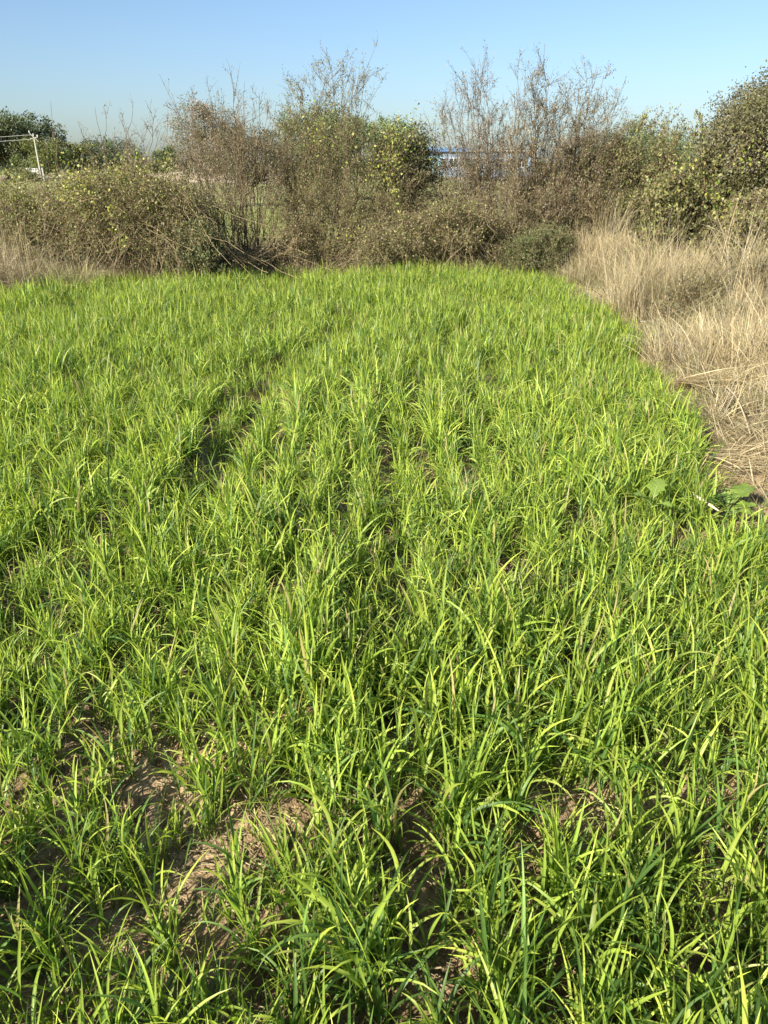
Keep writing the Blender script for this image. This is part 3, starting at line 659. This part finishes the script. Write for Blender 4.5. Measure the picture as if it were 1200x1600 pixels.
# brambles of the left
def bramble(name, label, Yc, x0, x1, prof, n_arc, leaf_cols, bark, leaf=(.032, .019), n_leaf=16000, depth=.8):
    pp = np.array(prof, float); root = at_y((x0 + x1) / 2, 400, Yc); root[2] = float(ground_z(root[0], root[1]))
    t_ = empty(name, root, label, 'bramble', 'shrubs of the hedge beyond the wheat')
    px = rng.uniform(x0, x1, n_arc); top = np.interp(px, pp[:, 0], pp[:, 1]); yy = Yc + rng.uniform(-depth, depth, n_arc)
    tips = np.array([at_y(a, b + (400 - b) * (rng.uniform(0, 1) ** 1.5) * .8, c) for a, b, c in zip(px, top, yy)])
    b = tips + np.stack([rng.normal(0, .55, n_arc), rng.normal(0, .35, n_arc), np.zeros(n_arc)], 1); gz = ground_z(b[:, 0], b[:, 1]); b[:, 2] = np.where(rng.uniform(size=n_arc) < .3, gz - .02, gz + (tips[:, 2] - gz) * rng.uniform(.1, .9, n_arc))
    e = tips + np.stack([rng.normal(0, .5, n_arc), rng.normal(0, .3, n_arc), -rng.uniform(.0, .5, n_arc)], 1)
    e[:, 2] = np.maximum(e[:, 2], ground_z(e[:, 0], e[:, 1]) + .03)
    c = tips * 2 - (b + e) / 2; c = tips + (c - tips) * .8
    P = bez(b, c, e, 12) + rng.normal(0, .022, (n_arc, 12, 3)) - root
    P = P[: max(60, int(n_arc * .62))]
    for part in np.array_split(np.arange(len(P)), 12):           # canes, gathered in a dozen bundles
        G = Geo(); v, f = tubes(P[part], np.linspace(.0034, .0012, 12)[None].repeat(len(part), 0), 3)
        G.add(v, f, np.repeat(bark[None] * rng.uniform(.6, 1.9, (len(part), 1)), 36, 0))
        P2 = side_twigs(P[part], 8, .08, .32, lo=.15, spread=.9, up=.05, K=4)
        v, f = tubes(P2, np.linspace(.0024, .0011, 4)[None].repeat(len(P2), 0), 3); G.add(v, f, bark * 1.2)
        tag(G.obj('canes', M_BARK, t_), kind='stuff')
        P3 = P2.reshape(-1, 3) if part[0] == 0 else np.concatenate([P3, P2.reshape(-1, 3)])
    n_leaf = int(n_leaf * 2.1); A = P3[rng.integers(0, len(P3), n_leaf)] + rng.normal(0, .035, (n_leaf, 3))
    v, f = leaves_at(A, leaf[0], leaf[1]); G = Geo(); G.add(v, f, tints(n_leaf, 4, leaf_cols, .25)); tag(G.obj('leaves', M_LEAF, t_), kind='stuff')
    return t_
bramble('bramble', 'big brown tangled bramble mound at the left of the hedge', 11.4, 120, 305, [(110, 300), (140, 262), (165, 285), (205, 258), (245, 290), (280, 282), (310, 312), (350, 350)], 900, BROWN + OLIVE + OLIVE + [(.30, .25, .15), (.26, .28, .09)], BR * 1.3, n_leaf=17000)
bramble('bramble', 'olive and brown bramble at the left edge behind the drooping dry grass', 11.6, -160, 140, [(-160, 290), (0, 292), (30, 310), (70, 286), (100, 300), (150, 280)], 800, OLIVE + OLIVE + BROWN + [(.28, .24, .14), (.26, .28, .09)], BR * 1.3, n_leaf=17000)
bramble('bramble', 'thin brown bramble between the wheat and the bare fan shrub', 12.0, 350, 480, [(330, 392), (400, 388), (440, 372), (480, 340)], 130, BROWN, BR * 1.5, n_leaf=1600)
bramble('bramble', 'brown bramble at the foot of the vine-covered small tree', 11.8, 560, 760, [(550, 350), (600, 362), (640, 330), (700, 310), (770, 335)], 420, BROWN + OLIVE, BR * 1.1, n_leaf=8000)

bramble('bramble', 'olive bramble beyond the left edge of the hedge', 11.8, -520, -150, [(-520, 300), (-400, 285), (-300, 295), (-150, 292)], 500, OLIVE + BROWN, BR * 1.3, n_leaf=9000)
# ------------------------------------------------------------------ trees
def limb_tree(name, label, base, H, lobes, leaf, n_leaf, cols, group, trunk_r=.12, bark=BR, mat=None, core=True, cat='tree', drop=0.0, sh=.55):
    """trunk with limbs that reach every lobe of the crown; lobes: (x, y, z, rx, ry, rz) relative to the foot"""
    t_ = empty(name, base, label, cat, group)
    fork = np.array([0, 0, H * .28])
    s = np.linspace(0, 1, 7)[:, None]; P = (fork * s + rng.normal(0, trunk_r * .2, (7, 3)) * np.sin(s * math.pi))[None]
    P[0, 0, 2] = -.15
    G = Geo(); v, f = tubes(P, np.linspace(trunk_r, trunk_r * .7, 7)[None], 8); G.add(v, f, bark); G.obj('trunk', M_BARK, t_)
    a = np.repeat(fork[None], len(lobes), 0); b = np.array([l[:3] for l in lobes]); c = a * .5 + b * .5 + np.array([0, 0, H * .06]) + rng.normal(0, H * .02, (len(lobes), 3))
    LP = bez(a, c, b, 8)
    G = Geo(); v, f = tubes(LP, np.linspace(trunk_r * .5, trunk_r * .12, 8)[None].repeat(len(LP), 0), 5); G.add(v, f, bark)
    L2 = side_twigs(LP, 8, H * .06, H * .2, lo=.3, spread=.8, K=5); v, f = tubes(L2, np.linspace(trunk_r * .12, trunk_r * .03, 5)[None].repeat(len(L2), 0), 3); G.add(v, f, bark)
    tag(G.obj('limbs', M_BARK, t_), kind='stuff')
    ws = np.array([l[3] * l[4] * l[5] for l in lobes]) ** .6; ws /= ws.sum(); pts = []; tc = []
    for l, w_ in zip(lobes, ws):
        n_ = int(n_leaf * w_); m_ = max(6, n_ // 60)                          # sprays on the lobe, leaves round each spray
        d = norm(rng.normal(size=(m_, 3))); rad = rng.uniform(sh, 1.08, (m_, 1))
        cen = np.array(l[:3]) + d * rad * np.array(l[3:6]); k = rng.integers(0, m_, n_)
        pts.append(cen[k] + rng.normal(0, 1, (n_, 3)) * np.array(l[3:6]) * .17 - np.array([0, 0, drop]) * rng.uniform(0, 1, (n_, 1)))
        cc = np.asarray(cols)[rng.integers(0, len(cols), m_)] * rng.uniform(.8, 1.2, (m_, 1)); tc.append(cc[k] * rng.uniform(.85, 1.15, (n_, 1)))
    A = np.concatenate(pts); A[:, 2] = np.maximum(A[:, 2], .05)
    v, f = leaves_at(A, leaf, leaf * .55); G = Geo(); G.add(v, f, np.repeat(np.concatenate(tc), 4, 0)); tag(G.obj('crown', mat or M_TREE, t_), kind='stuff')
    return t_
def px_tree(name, label, Y, px, prof, leaf_px, n_leaf, cols, group, n_lobe=9, base_py=None, trunk_r=.12, bark=BR, low=.25, cat='tree', drop=0, sh=.55, flat=1.0):
    """a tree whose crown fills the outline prof [(px, py_top)] down to its foot"""
    base = at_y(px, 300, Y); base[2] = float(ground_z(base[0], base[1]))
    pp = np.array(prof, float); top = at_y(px, pp[:, 1].min(), Y)[2] - base[2]; ppm = FPX / (Y * .91); wd = (pp[-1, 0] - pp[0, 0]) / ppm
    lobes = []
    for k in range(n_lobe):
        q = pp[0, 0] + (pp[-1, 0] - pp[0, 0]) * ((k + .5) / n_lobe * .84 + .08 + rng.uniform(-.03, .03)); ty = np.interp(q, pp[:, 0], pp[:, 1])
        r_ = wd / n_lobe * rng.uniform(.9, 1.4) + .06 * top; P = at_y(q, ty, Y)
        h_ = P[2] - base[2]; rz = r_ * .8 * flat
        lobes.append((P[0] - base[0], rng.uniform(-.35, .35) * wd, h_ - rz, r_, r_ * 1.1, rz))
        for f_ in (.68, .42):
            if f_ * h_ > low * top: lobes.append(((P[0] - base[0]) * .95, rng.uniform(-.45, .35) * wd, h_ * f_, r_ * 1.15, r_ * 1.2, max(r_ * .9, h_ * .16)))
    return limb_tree(name, label, base, top, lobes, leaf_px / ppm, n_leaf, cols, group, trunk_r, bark, cat=cat, drop=drop, sh=sh)
FAR = 'trees standing beyond the far fields'
CG = [(.06, .085, .035), (.085, .11, .042), (.115, .135, .06), (.14, .16, .08)]
px_tree('broad_tree', 'tall broad grey-green tree at the left edge behind the utility pole', 118, 18, [(-70, 205), (-30, 182), (0, 176), (40, 174), (62, 190), (74, 212)], 3.6, 24000, CG, FAR, 8, trunk_r=.35, low=.1)
px_tree('bushy_tree', 'yellow-green bushy tree just right of the utility poles', 108, 72, [(36, 238), (55, 218), (80, 216), (104, 228)], 3.0, 7000, [(.13, .15, .045), (.16, .175, .05), (.10, .125, .04)], FAR, 5, low=.1)
px_tree('bushy_tree', 'olive bushy tree third from the left in the far row', 112, 118, [(96, 226), (112, 220), (142, 228)], 3.0, 5000, [(.14, .155, .05), (.11, .13, .045), (.16, .15, .06)], FAR, 4, low=.1)
px_tree('bushy_tree', 'dark grey-green tree behind the left bramble wands', 125, 170, [(130, 222), (155, 220), (185, 218), (215, 226)], 3.0, 7000, CG[:3], FAR, 5, low=.1)
px_tree('scrub_bush', 'small olive scrub bush in front of the white vehicle', 98, 43, [(22, 270), (38, 266), (56, 271)], 2.4, 3200, [(.22, .22, .09), (.16, .17, .07)], FAR, 3, trunk_r=.05, low=.05, cat='bush')
px_tree('round_tree', 'dark round tree standing alone left of the pale bare tree', 105, 260, [(230, 246), (245, 234), (262, 230), (280, 238), (289, 252)], 3.0, 7000, [(.07, .10, .035), (.095, .125, .045), (.12, .14, .05)], FAR, 5, low=.05)
px_tree('feathery_tree', 'pale brown feathery tree rising behind the bare fan shrub', 34, 325, [(275, 200), (292, 162), (315, 145), (338, 160), (360, 185), (376, 215)], 2.4, 26000, [(.27, .20, .14), (.22, .18, .115), (.17, .155, .08), (.14, .14, .065)], 'trees just behind the hedge', 6, trunk_r=.07, bark=np.array([.34, .30, .24]), low=.3, sh=.2)
px_tree('dark_thorn_tree', 'dark brown thorny tree with a low rounded crown behind the hedge', 30, 395, [(345, 210), (370, 188), (400, 190), (430, 205), (462, 228)], 3.0, 16000, [(.13, .11, .07), (.10, .10, .05), (.17, .14, .09)], 'trees just behind the hedge', 6, trunk_r=.07, low=.35, sh=.3)
px_tree('willowy_tree', 'light green willowy tree behind the tall middle shrub', 42, 505, [(448, 185), (470, 165), (505, 158), (545, 168), (572, 190)], 3.4, 26000, [(.15, .19, .08), (.19, .22, .10), (.12, .15, .06)], 'trees just behind the hedge', 6, trunk_r=.1, low=.12, drop=.3)
px_tree('willowy_tree', 'smaller bright green tree left of the vine-covered tree', 46, 608, [(565, 200), (590, 184), (615, 182), (645, 195)], 3.4, 16000, [(.17, .21, .08), (.21, .25, .10), (.13, .17, .06)], 'trees just behind the hedge', 5, trunk_r=.1, low=.12)
px_tree('bushy_tree', 'dull green bush in front of the blue roofed building', 60, 745, [(700, 262), (715, 250), (750, 244), (790, 256)], 2.6, 4500, [(.14, .15, .06), (.18, .17, .08)], FAR, 4, low=.05)
px_tree('bushy_tree', 'mid green tree behind the dark hedge toward the right', 48, 960, [(915, 225), (940, 212), (985, 200), (1040, 208), (1085, 218)], 3.4, 22000, [(.12, .15, .06), (.15, .17, .07), (.10, .12, .05)], 'trees just behind the hedge', 6, trunk_r=.1, low=.05)
px_tree('bushy_tree', 'green tree showing low between the dark hedge and the right-hand tree', 40, 1100, [(1050, 226), (1080, 216), (1120, 222), (1190, 215)], 3.0, 8000, [(.12, .15, .055), (.15, .17, .06)], 'trees just behind the hedge', 5, trunk_r=.1, low=.05)
# the vine-covered small tree
px_tree('dark_small_tree', 'small dark tree on two thin trunks smothered in yellow-green vine', 12.6, 640, [(590, 240), (604, 205), (622, 212), (645, 190), (662, 205), (684, 250)], 4.0, 24000, [(.06, .075, .03), (.085, .09, .04), (.11, .105, .055), (.12, .09, .06)], 'trees just behind the hedge', 5, trunk_r=.03, low=.30, sh=.25)
# right-hand tree
px_tree('clumpy_tree', 'tall clumpy olive-grey tree leaning in from the right edge', 10.8, 1205, [(1130, 225), (1142, 168), (1160, 146), (1188, 134), (1218, 104), (1270, 92), (1340, 110)], 4.6, 62000,
        [(.13, .125, .065), (.17, .155, .09), (.095, .095, .045), (.145, .14, .055), (.21, .19, .125)], 'trees just behind the hedge', 8, trunk_r=.07, low=.12)
# distant low line of trees and scrub to close the horizon
def treeline():
    G = Geo(); A = []
    for x in np.arange(-420, 420, 5.0):
        yy = 260 + 30 * fbm(np.array(x * .02), np.array(0.), 5, 2) + rng.uniform(-8, 8); h = 1.6 + 3.4 * float(fbm(np.array(x * .03), np.array(1.), 6, 3))
        A.append(np.array([x, yy, h * .5]) + rng.normal(0, 1, (220, 3)) * np.array([3.0, 2.0, h * .28]))
    A = np.concatenate(A); A[:, 2] = np.clip(A[:, 2], .2, None)
    v, f = leaves_at(A, .9, .6); G.add(v, f, tints(len(A), 4, [(.10, .12, .06), (.13, .15, .08), (.15, .16, .09)], .2))
    tag(G.obj('treeline', M_TREE), 'low far-off line of grey-green trees along the horizon', 'treeline', kind='stuff')
treeline()
# stems and scrub on the far side of the hedge: field weeds
meadow = bpy.data.collections.new('meadow_variants')
for k in range(6):
    G = Geo(); dry_tuft(G, 40, .12, .40, .05, .8, .9, .12, .006, cols=np.array([[.20, .25, .07], [.28, .29, .11], [.33, .32, .15], [.24, .28, .09]])); o = bpy.data.objects.new('meadow_%02d' % k, G.mesh('meadow', M_STRAW)); meadow.objects.link(o)
x = rng.uniform(-10, 12, 5200); y = rng.uniform(14, 27, 5200)
instancer('meadow_grass', np.stack([x, y, ground_z(x, y)], 1), np.stack([rng.normal(0, .1, len(x)), rng.normal(0, .1, len(x)), rng.uniform(0, 6.28, len(x))], 1), rng.uniform(.7, 1.4, len(x)), rng.integers(0, 6, len(x)), meadow,
          'green grass of the field seen through the gaps of the hedge', 'grass')

# ------------------------------------------------------------------ climbing vines with yellow-green leaves
YG = [(.30, .33, .06), (.20, .25, .05), (.38, .38, .10), (.14, .18, .045), (.28, .25, .09), (.17, .16, .06)]
def vine(label, Y, path, n_, wpx, leaf=.036, cols=YG):
    n_ = int(n_ * 1.0); wpx = wpx * 1.6
    K = len(path); P = np.array([at_y(a, b, Y + rng.uniform(-.1, .1)) for a, b in path]); root = P[-1].copy()
    t = np.linspace(0, K - 1, 20); Q = np.stack([np.interp(t, np.arange(K), P[:, k]) for k in range(3)], 1) + rng.normal(0, .02, (20, 3)) - root
    t_ = empty('climbing_vine', root, label, 'vine', 'yellow-green vines climbing in the hedge')
    G = Geo(); v, f = tubes(Q[None], np.full((1, 20), .004), 4); G.add(v, f, BR * 1.5); G.obj('stem', M_BARK, t_)
    side = side_twigs(Q[None], 14, .05, .05 + wpx / 100, lo=0, spread=1.2, up=0, K=5)
    G = Geo(); v, f = tubes(side, np.full((len(side), 5), .0022), 3); G.add(v, f, BR * 1.5); G.obj('tendrils', M_BARK, t_)['kind'] = 'stuff'
    s2 = side.reshape(-1, 3); A = np.concatenate([s2[rng.integers(0, len(s2), n_ // 2)], Q[rng.integers(0, 20, n_ - n_ // 2)]]) + rng.normal(0, wpx / 95 * .33, (n_, 3))
    A[:, 1] -= .08
    d = np.tile([-.3, -.3, -.8], (n_, 1)); v, f = leaves_at(A, leaf, leaf * .85, dirs=d, fold=.1)
    G = Geo(); G.add(v, f, tints(n_, 4, cols, .3)); tag(G.obj('leaves', M_VINE, t_), kind='stuff')
vine('yellow-green vine spread over the top of the left bramble', 10.7, [(95, 285), (120, 278), (140, 292), (112, 308)], 420, 24)
vine('yellow-green vine trailing over the bramble at the left edge', 11.1, [(5, 285), (20, 295), (45, 308), (60, 318)], 260, 16)
vine('vine hanging in a short column from the left bramble wands', 10.9, [(190, 240), (192, 262), (188, 278), (205, 290)], 140, 8)
vine('vine with scattered leaves just right of the hanging column', 10.8, [(218, 240), (225, 270), (235, 295), (245, 320)], 150, 14)
vine('thin vine low on the big bramble mound', 10.4, [(175, 318), (178, 345), (186, 365), (195, 385)], 90, 7)
vine('short vine in front of the dark round tree', 11.8, [(268, 240), (262, 255), (272, 270)], 70, 8)
vine('bright vine sheet over the small dark tree', 11.9, [(650, 205), (625, 215), (612, 235), (596, 258), (605, 275)], 480, 24)
vine('thin strand of vine hanging straight down below the small dark tree', 11.8, [(600, 270), (618, 295), (624, 320), (628, 350), (630, 380)], 160, 4)
vine('scattered vine leaves in the tall middle shrub', 11.8, [(490, 170), (485, 195), (500, 215), (545, 230)], 150, 20)
vine('vine leaves along the foot of the middle hedge', 11.6, [(520, 370), (560, 375), (620, 372), (690, 365)], 170, 14)
vine('vine low beneath the feathery shrubs', 11.6, [(670, 355), (685, 365), (700, 360)], 60, 10)
vine('big-leaved yellow vine behind the dry grass at the right', 9.6, [(1110, 300), (1130, 315), (1140, 330), (1150, 345)], 110, 12, leaf=.05)
vine('vine leaves scattered up the right-hand tree', 9.9, [(1180, 210), (1160, 230), (1150, 250), (1130, 262)], 110, 22)
vine('vine leaves on the dark green shrub below the right-hand tree', 9.9, [(1090, 240), (1080, 265), (1065, 280)], 80, 20)

# ------------------------------------------------------------------ far things: poles, wires, vehicle, bank, building
def box_geo(G, lo, hi, m=0, c=(.5, .5, .5)):
    x0, y0, z0 = lo; x1, y1, z1 = hi
    v = [(x0, y0, z0), (x1, y0, z0), (x1, y1, z0), (x0, y1, z0), (x0, y0, z1), (x1, y0, z1), (x1, y1, z1), (x0, y1, z1)]
    G.add(v, [(0, 3, 2, 1), (4, 5, 6, 7), (0, 1, 5, 4), (1, 2, 6, 5), (2, 3, 7, 6), (3, 0, 4, 7)], np.array(c), m)
def part(name, parent, mat, boxes, loc=None):
    G = Geo()
    for lo, hi in boxes: box_geo(G, lo, hi)
    return G.obj(name, mat, parent, loc, smooth=False)
PY = 100.0
pb = at_y(67, 290, PY); pt = at_y(53, 214, PY); pb[2] = 0
t_ = empty('utility_pole', pb, 'leaning pale concrete utility pole with crossarm and wires at the left', 'utility pole')
s = np.linspace(0, 1, 6)[:, None]; G = Geo(); v, f = tubes(((pt - pb) * s)[None], np.linspace(.14, .09, 6)[None], 8); G.add(v, f); G.obj('pole', M_CONC, t_)
ct = pt - pb
G = Geo(); v, f = tubes(np.array([[ct + (-.42, -.1, .42), ct + (0, -.15, 0), ct + (.5, -.1, -.5)]]), np.full((1, 3), .05), 4); G.add(v, f); G.obj('crossarm', M_CONC, t_)
G = Geo(); v, f = tubes(np.array([[ct + (-.45, -.1, -.2), ct + (.5, -.1, -.02)]]), np.full((1, 2), .05), 4); G.add(v, f); G.obj('crossarm', M_CONC, t_)
for dx, dz in ((-.42, .44), (0, .12), (.46, .0)):
    G = Geo(); v, f = tubes(np.array([[ct + (dx, -.1, dz - .02), ct + (dx, -.1, dz + .12), ct + (dx, -.1, dz + .24)]]), np.array([[.05, .07, .03]]), 8); G.add(v, f); G.obj('insulator', M_WHITE, t_)
for k, (dz, ez, lab) in enumerate(((.22, -.4, 'upper electric wire running left from the leaning utility pole'), (-.25, -.7, 'lower electric wire running left from the leaning utility pole'))):
    a = pt + np.array([-.3, -.1, dz]); b = np.array([pt[0] - 34, PY - 16, pt[2] + ez - .6]); s = np.linspace(0, 1, 24)[:, None]
    P = a + (b - a) * s; P[:, 2] -= 1.0 * 4 * (s * (1 - s))[:, 0] * .5
    G = Geo(); v, f = tubes((P - a)[None], np.full((1, 24), .026), 4); G.add(v, f); tag(G.obj('electric_wire', M_WIRE, loc=a), lab, 'wire', 'wires at the leaning utility pole')
pb2 = at_y(71, 287, PY + 3); pb2[2] = 0; pt2 = at_y(66, 262, PY + 3)
t_ = empty('utility_pole', pb2, 'short pale concrete post standing right beside the leaning utility pole', 'post')
s = np.linspace(0, 1, 4)[:, None]; G = Geo(); v, f = tubes(((pt2 - pb2) * s)[None], np.linspace(.14, .12, 4)[None], 8); G.add(v, f); G.obj('pole', M_CONC, t_)
fp = at_y(305, 283, 90); fp[2] = 0
G = Geo(); v, f = tubes(np.array([[(0, 0, 0), (0, 0, 1.0), (.02, 0, 2.0)]]), np.array([[.09, .08, .075]]), 6); G.add(v, f)
tag(G.obj('field_post', M_WHITE, loc=fp), 'small white post on the pale track behind the bare fan shrub', 'post')
# white vehicle by the poles, half hidden
vb = at_y(55, 285, 106); vb[2] = 0
t_ = empty('parked_car', vb, 'small white vehicle parked beside the utility poles, half hidden by scrub', 'car'); t_.rotation_euler = (0, 0, R(108))
G = Geo()
sec = np.array([(-1.9, .35), (1.9, .35), (1.95, .75), (1.2, .92), (.7, 1.4), (-1.1, 1.45), (-1.75, .95), (-1.95, .8)])
v = np.concatenate([np.c_[sec[:, 0], np.full(8, -.78), sec[:, 1]], np.c_[sec[:, 0], np.full(8, .78), sec[:, 1]]])
v[3:6, 1] *= .9; v[11:14, 1] *= .9
G.add(v, [(k, (k + 1) % 8, 8 + (k + 1) % 8, 8 + k) for k in range(8)]); G.add(v, [(0, 7, 6, 3), (0, 3, 2, 1), (6, 5, 4, 3)]); G.add(v, [(8, 11, 14, 15), (8, 9, 10, 11), (14, 11, 12, 13)])
G.obj('body', M_WHITE, t_, smooth=False)
for sgn in (-1, 1):
    part('window', t_, M_DARK, [((-1.0, sgn * .75 - .02, .98), (.55, sgn * .75 + .02, 1.3))])
    for xx in (-1.2, 1.2):
        G = Geo(); v, f = tubes(np.array([[(xx, sgn * .68, .32), (xx, sgn * .82, .32)]]), np.array([[.32, .32]]), 14); G.add(v, f)
        G.add(v[14:], [tuple(range(14))]); G.obj('wheel', M_RUBBER, t_, smooth=False)
part('windscreen', t_, M_DARK, [((.90, -.6, .98), (1.02, .6, 1.28))])
# pale earth bank / track behind the gap
def bank(x0, x1, Y, h, label):
    xs = np.linspace(x0, x1, 60); cross = [(-2.2, -.1), (-1.0, h * .75), (-.3, h), (.8, h), (2.4, -.1)]
    V = np.array([[(a, Y + cy + .5 * math.sin(a * .2), cz * (1 if cz < 0 else .75 + .5 * float(vnoise(a * .5, cy, 9)))) for cy, cz in cross] for a in xs]); b = (np.arange(59)[:, None, None] * 5 + np.arange(4)[None, :, None]).reshape(-1, 1)
    G = Geo(); G.add(V.reshape(-1, 3), b + np.array([0, 5, 6, 1])); tag(G.obj('earth_bank', M_BRICK), label, 'earth bank', kind='structure')
bank(-27, -11, 90, .95, 'low pinkish earth bank across the far field behind the bare fan shrub')
# long building with blue roof
B0 = at_y(655, 262, 150); B1 = at_y(835, 262, 150); bw = B1[0] - B0[0]
t_ = empty('long_building', (B0[0], 150, 0), 'long low whitish building with a blue roof edge seen through the feathery shrubs', 'building')
part('wall', t_, M_PLASTER, [((0, 0, -.1), (bw, 9, 4.1))])
part('roof', t_, M_BLUE, [((-.4, -.5, 4.1), (bw * .42, 9.5, 4.75))])
part('roof', t_, M_CONC, [((bw * .42 + .01, -.4, 4.1), (bw + .4, 9.4, 4.4))])['label'] = 'grey flat roof'
part('wall_band', t_, M_TEAL, [((.2, -.06, .3), (bw * .2, 0, 3.4))])
nwin = 9
for k in range(nwin):
    cx0 = 1.4 + k * (bw - 2.4) / nwin
    w_ = part('window', t_, M_DARK, [((cx0, -.05, 1.6), (cx0 + 1.3, .0, 3.0))])
    G = Geo()
    for lo, hi in (((cx0 - .1, -.09, 1.5), (cx0 + 1.4, -.051, 1.6)), ((cx0 - .1, -.09, 3.0), (cx0 + 1.4, -.051, 3.1)), ((cx0 + .6, -.09, 1.6), (cx0 + .7, -.051, 3.0))): box_geo(G, lo, hi)
    G.obj('frame', M_WHITE, w_, smooth=False)
part('door', t_, M_TEAL, [((bw * .55, -.08, 0), (bw * .55 + 1.2, -.052, 2.3))])

# ------------------------------------------------------------------ broad-leaved weed and small things beside the crop
def lobed_leaf(L_, Wd, lobes=3, cup=.25):
    """leaf along +X with a lobed, wavy edge"""
    nseg = 14; s = np.linspace(0, 1, nseg + 1)
    w = Wd * .5 * (np.clip((s - .12) * 2.2, .06, 1) * np.sqrt(np.clip(1 - ((s - .62) / .40) ** 2 * (s > .62), 0.001, 1))) * (1 + .24 * np.sin(s * lobes * 6.283 * 1.5))
    rows = []
    for k, a in enumerate(s):
        zc = .25 * L_ * a - .42 * L_ * a * a
        for t in (-1, -.5, 0, .5, 1):
            rows.append((a * L_, t * w[k], zc + cup * abs(t) * w[k] + .05 * Wd * math.sin(a * 16 + t * 4) * abs(t) + (0.0 if t else -.006)))
    b = (np.arange(nseg)[:, None] * 5 + np.arange(4)[None]).reshape(-1, 1)
    return np.array(rows), b + np.array([0, 1, 6, 5])
def rot_z(v, a):
    c, s = math.cos(a), math.sin(a); return v @ np.array([[c, s, 0], [-s, c, 0], [0, 0, 1]])
def rot_y(v, a):
    c, s = math.cos(a), math.sin(a); return v @ np.array([[c, 0, -s], [0, 1, 0], [s, 0, c]])
def rosette(px, py, leaves, label, zb=.03):
    p = on_ground(px, py, .08); p[2] = float(ground_z(p[0], p[1])) + zb
    t_ = empty('broad_leaf_weed', p, label, 'weed', 'broad-leaved weeds at the edge of the wheat')
    for (az, L_, Wd, el, lift) in leaves:
        v, f = lobed_leaf(L_, Wd); v = rot_z(rot_y(v, -R(el)), R(az)); v[:, 2] += lift
        G = Geo(); G.add(v, f, np.array([.22, .32, .06]) * rng.uniform(.85, 1.2)); G.obj('leaf', M_VINE, t_)
        vv = lobed_leaf(L_, Wd)[0].reshape(-1, 5, 3)[:, 2]; vv = rot_z(rot_y(vv + np.array([0, 0, .002]), -R(el)), R(az)); vv[:, 2] += lift
        G = Geo(); q, g = tubes(vv[None], np.linspace(.0035, .001, len(vv))[None], 4); G.add(q, g, np.array([.36, .45, .16]))
        R5 = lobed_leaf(L_, Wd)[0].reshape(-1, 5, 3)
        for k5 in range(3, 12, 2):
            for c5 in (0, 4):
                ln = np.stack([R5[k5, 2], R5[min(k5 + 1, 14), 1 if c5 == 0 else 3], R5[min(k5 + 2, 14), c5] * .9 + R5[k5, 2] * .1]) + np.array([0, 0, .002]); ln = rot_z(rot_y(ln, -R(el)), R(az)); ln[:, 2] += lift
                q, g = tubes(ln[None], np.array([[.0012, .0009, .0005]]), 3); G.add(q, g, np.array([.33, .43, .14]))
        G.obj('midrib', M_VINE, t_)
rosette(1135, 800, [(38, .19, .095, 30, .06), (5, .14, .075, 22, .04), (100, .11, .04, 70, .05), (200, .13, .06, 35, .05), (260, .12, .06, 30, .04), (320, .13, .07, 25, .03), (150, .12, .055, 45, .05)], 'broad-leaved weed with scalloped leaves where the wheat meets the dry grass')
rosette(1012, 830, [(60, .12, .075, 45, .10), (200, .11, .06, 40, .09), (300, .10, .05, 30, .08)], 'small rounded-leaf weed half sunk in the wheat left of the scalloped one', zb=.10)
a = on_ground(1083, 772, .20); b = on_ground(1126, 800, .16); s = np.linspace(0, 1, 7)[:, None]
G = Geo(); v, f = tubes(((b - a) * s)[None], np.array([[.002, .007, .0085, .008, .006, .0045, .001]]), 6); G.add(v, f, np.array([.66, .58, .40]))
tag(G.obj('dry_stalk', M_STRAW, loc=a), 'short pale dry stalk lying on the wheat beside the scalloped weed', 'dry stalk')
# tiny white flowers along the edge
def flowers(px, py, n_, rad, label, z=.2):
    p = on_ground(px, py, z); p[2] = float(ground_z(p[0], p[1])); G = Geo(); g2 = Geo()
    B = np.stack([rng.normal(0, rad, n_), rng.normal(0, rad * .7, n_), rng.uniform(.08, .2, n_)], 1)
    P = np.stack([B * [1, 1, 0], B * [1, 1, .5] + rng.normal(0, .008, (n_, 3)), B], 1); v, f = tubes(P, np.full((n_, 3), .001), 3); g2.add(v, f, np.array([.2, .26, .1]))
    for k in range(5):
        ang = k * 1.257; d = np.tile([math.cos(ang), math.sin(ang), .25], (n_, 1)); v, f = leaves_at(B.copy(), .010, .007, dirs=d); G.add(v, f, np.array([.8, .8, .76]))
    t_ = empty('white_flowers', p, label, 'wildflowers', 'patches of tiny white flowers'); tag(g2.obj('stalks', M_LEAF, t_), kind='stuff'); tag(G.obj('petals', M_LEAF, t_), kind='stuff')
flowers(862, 412, 26, .16, 'tiny white wildflowers at the far right corner of the wheat')
flowers(1012, 486, 12, .05, 'few white wildflowers on the bank below the tall dry grass', .3)
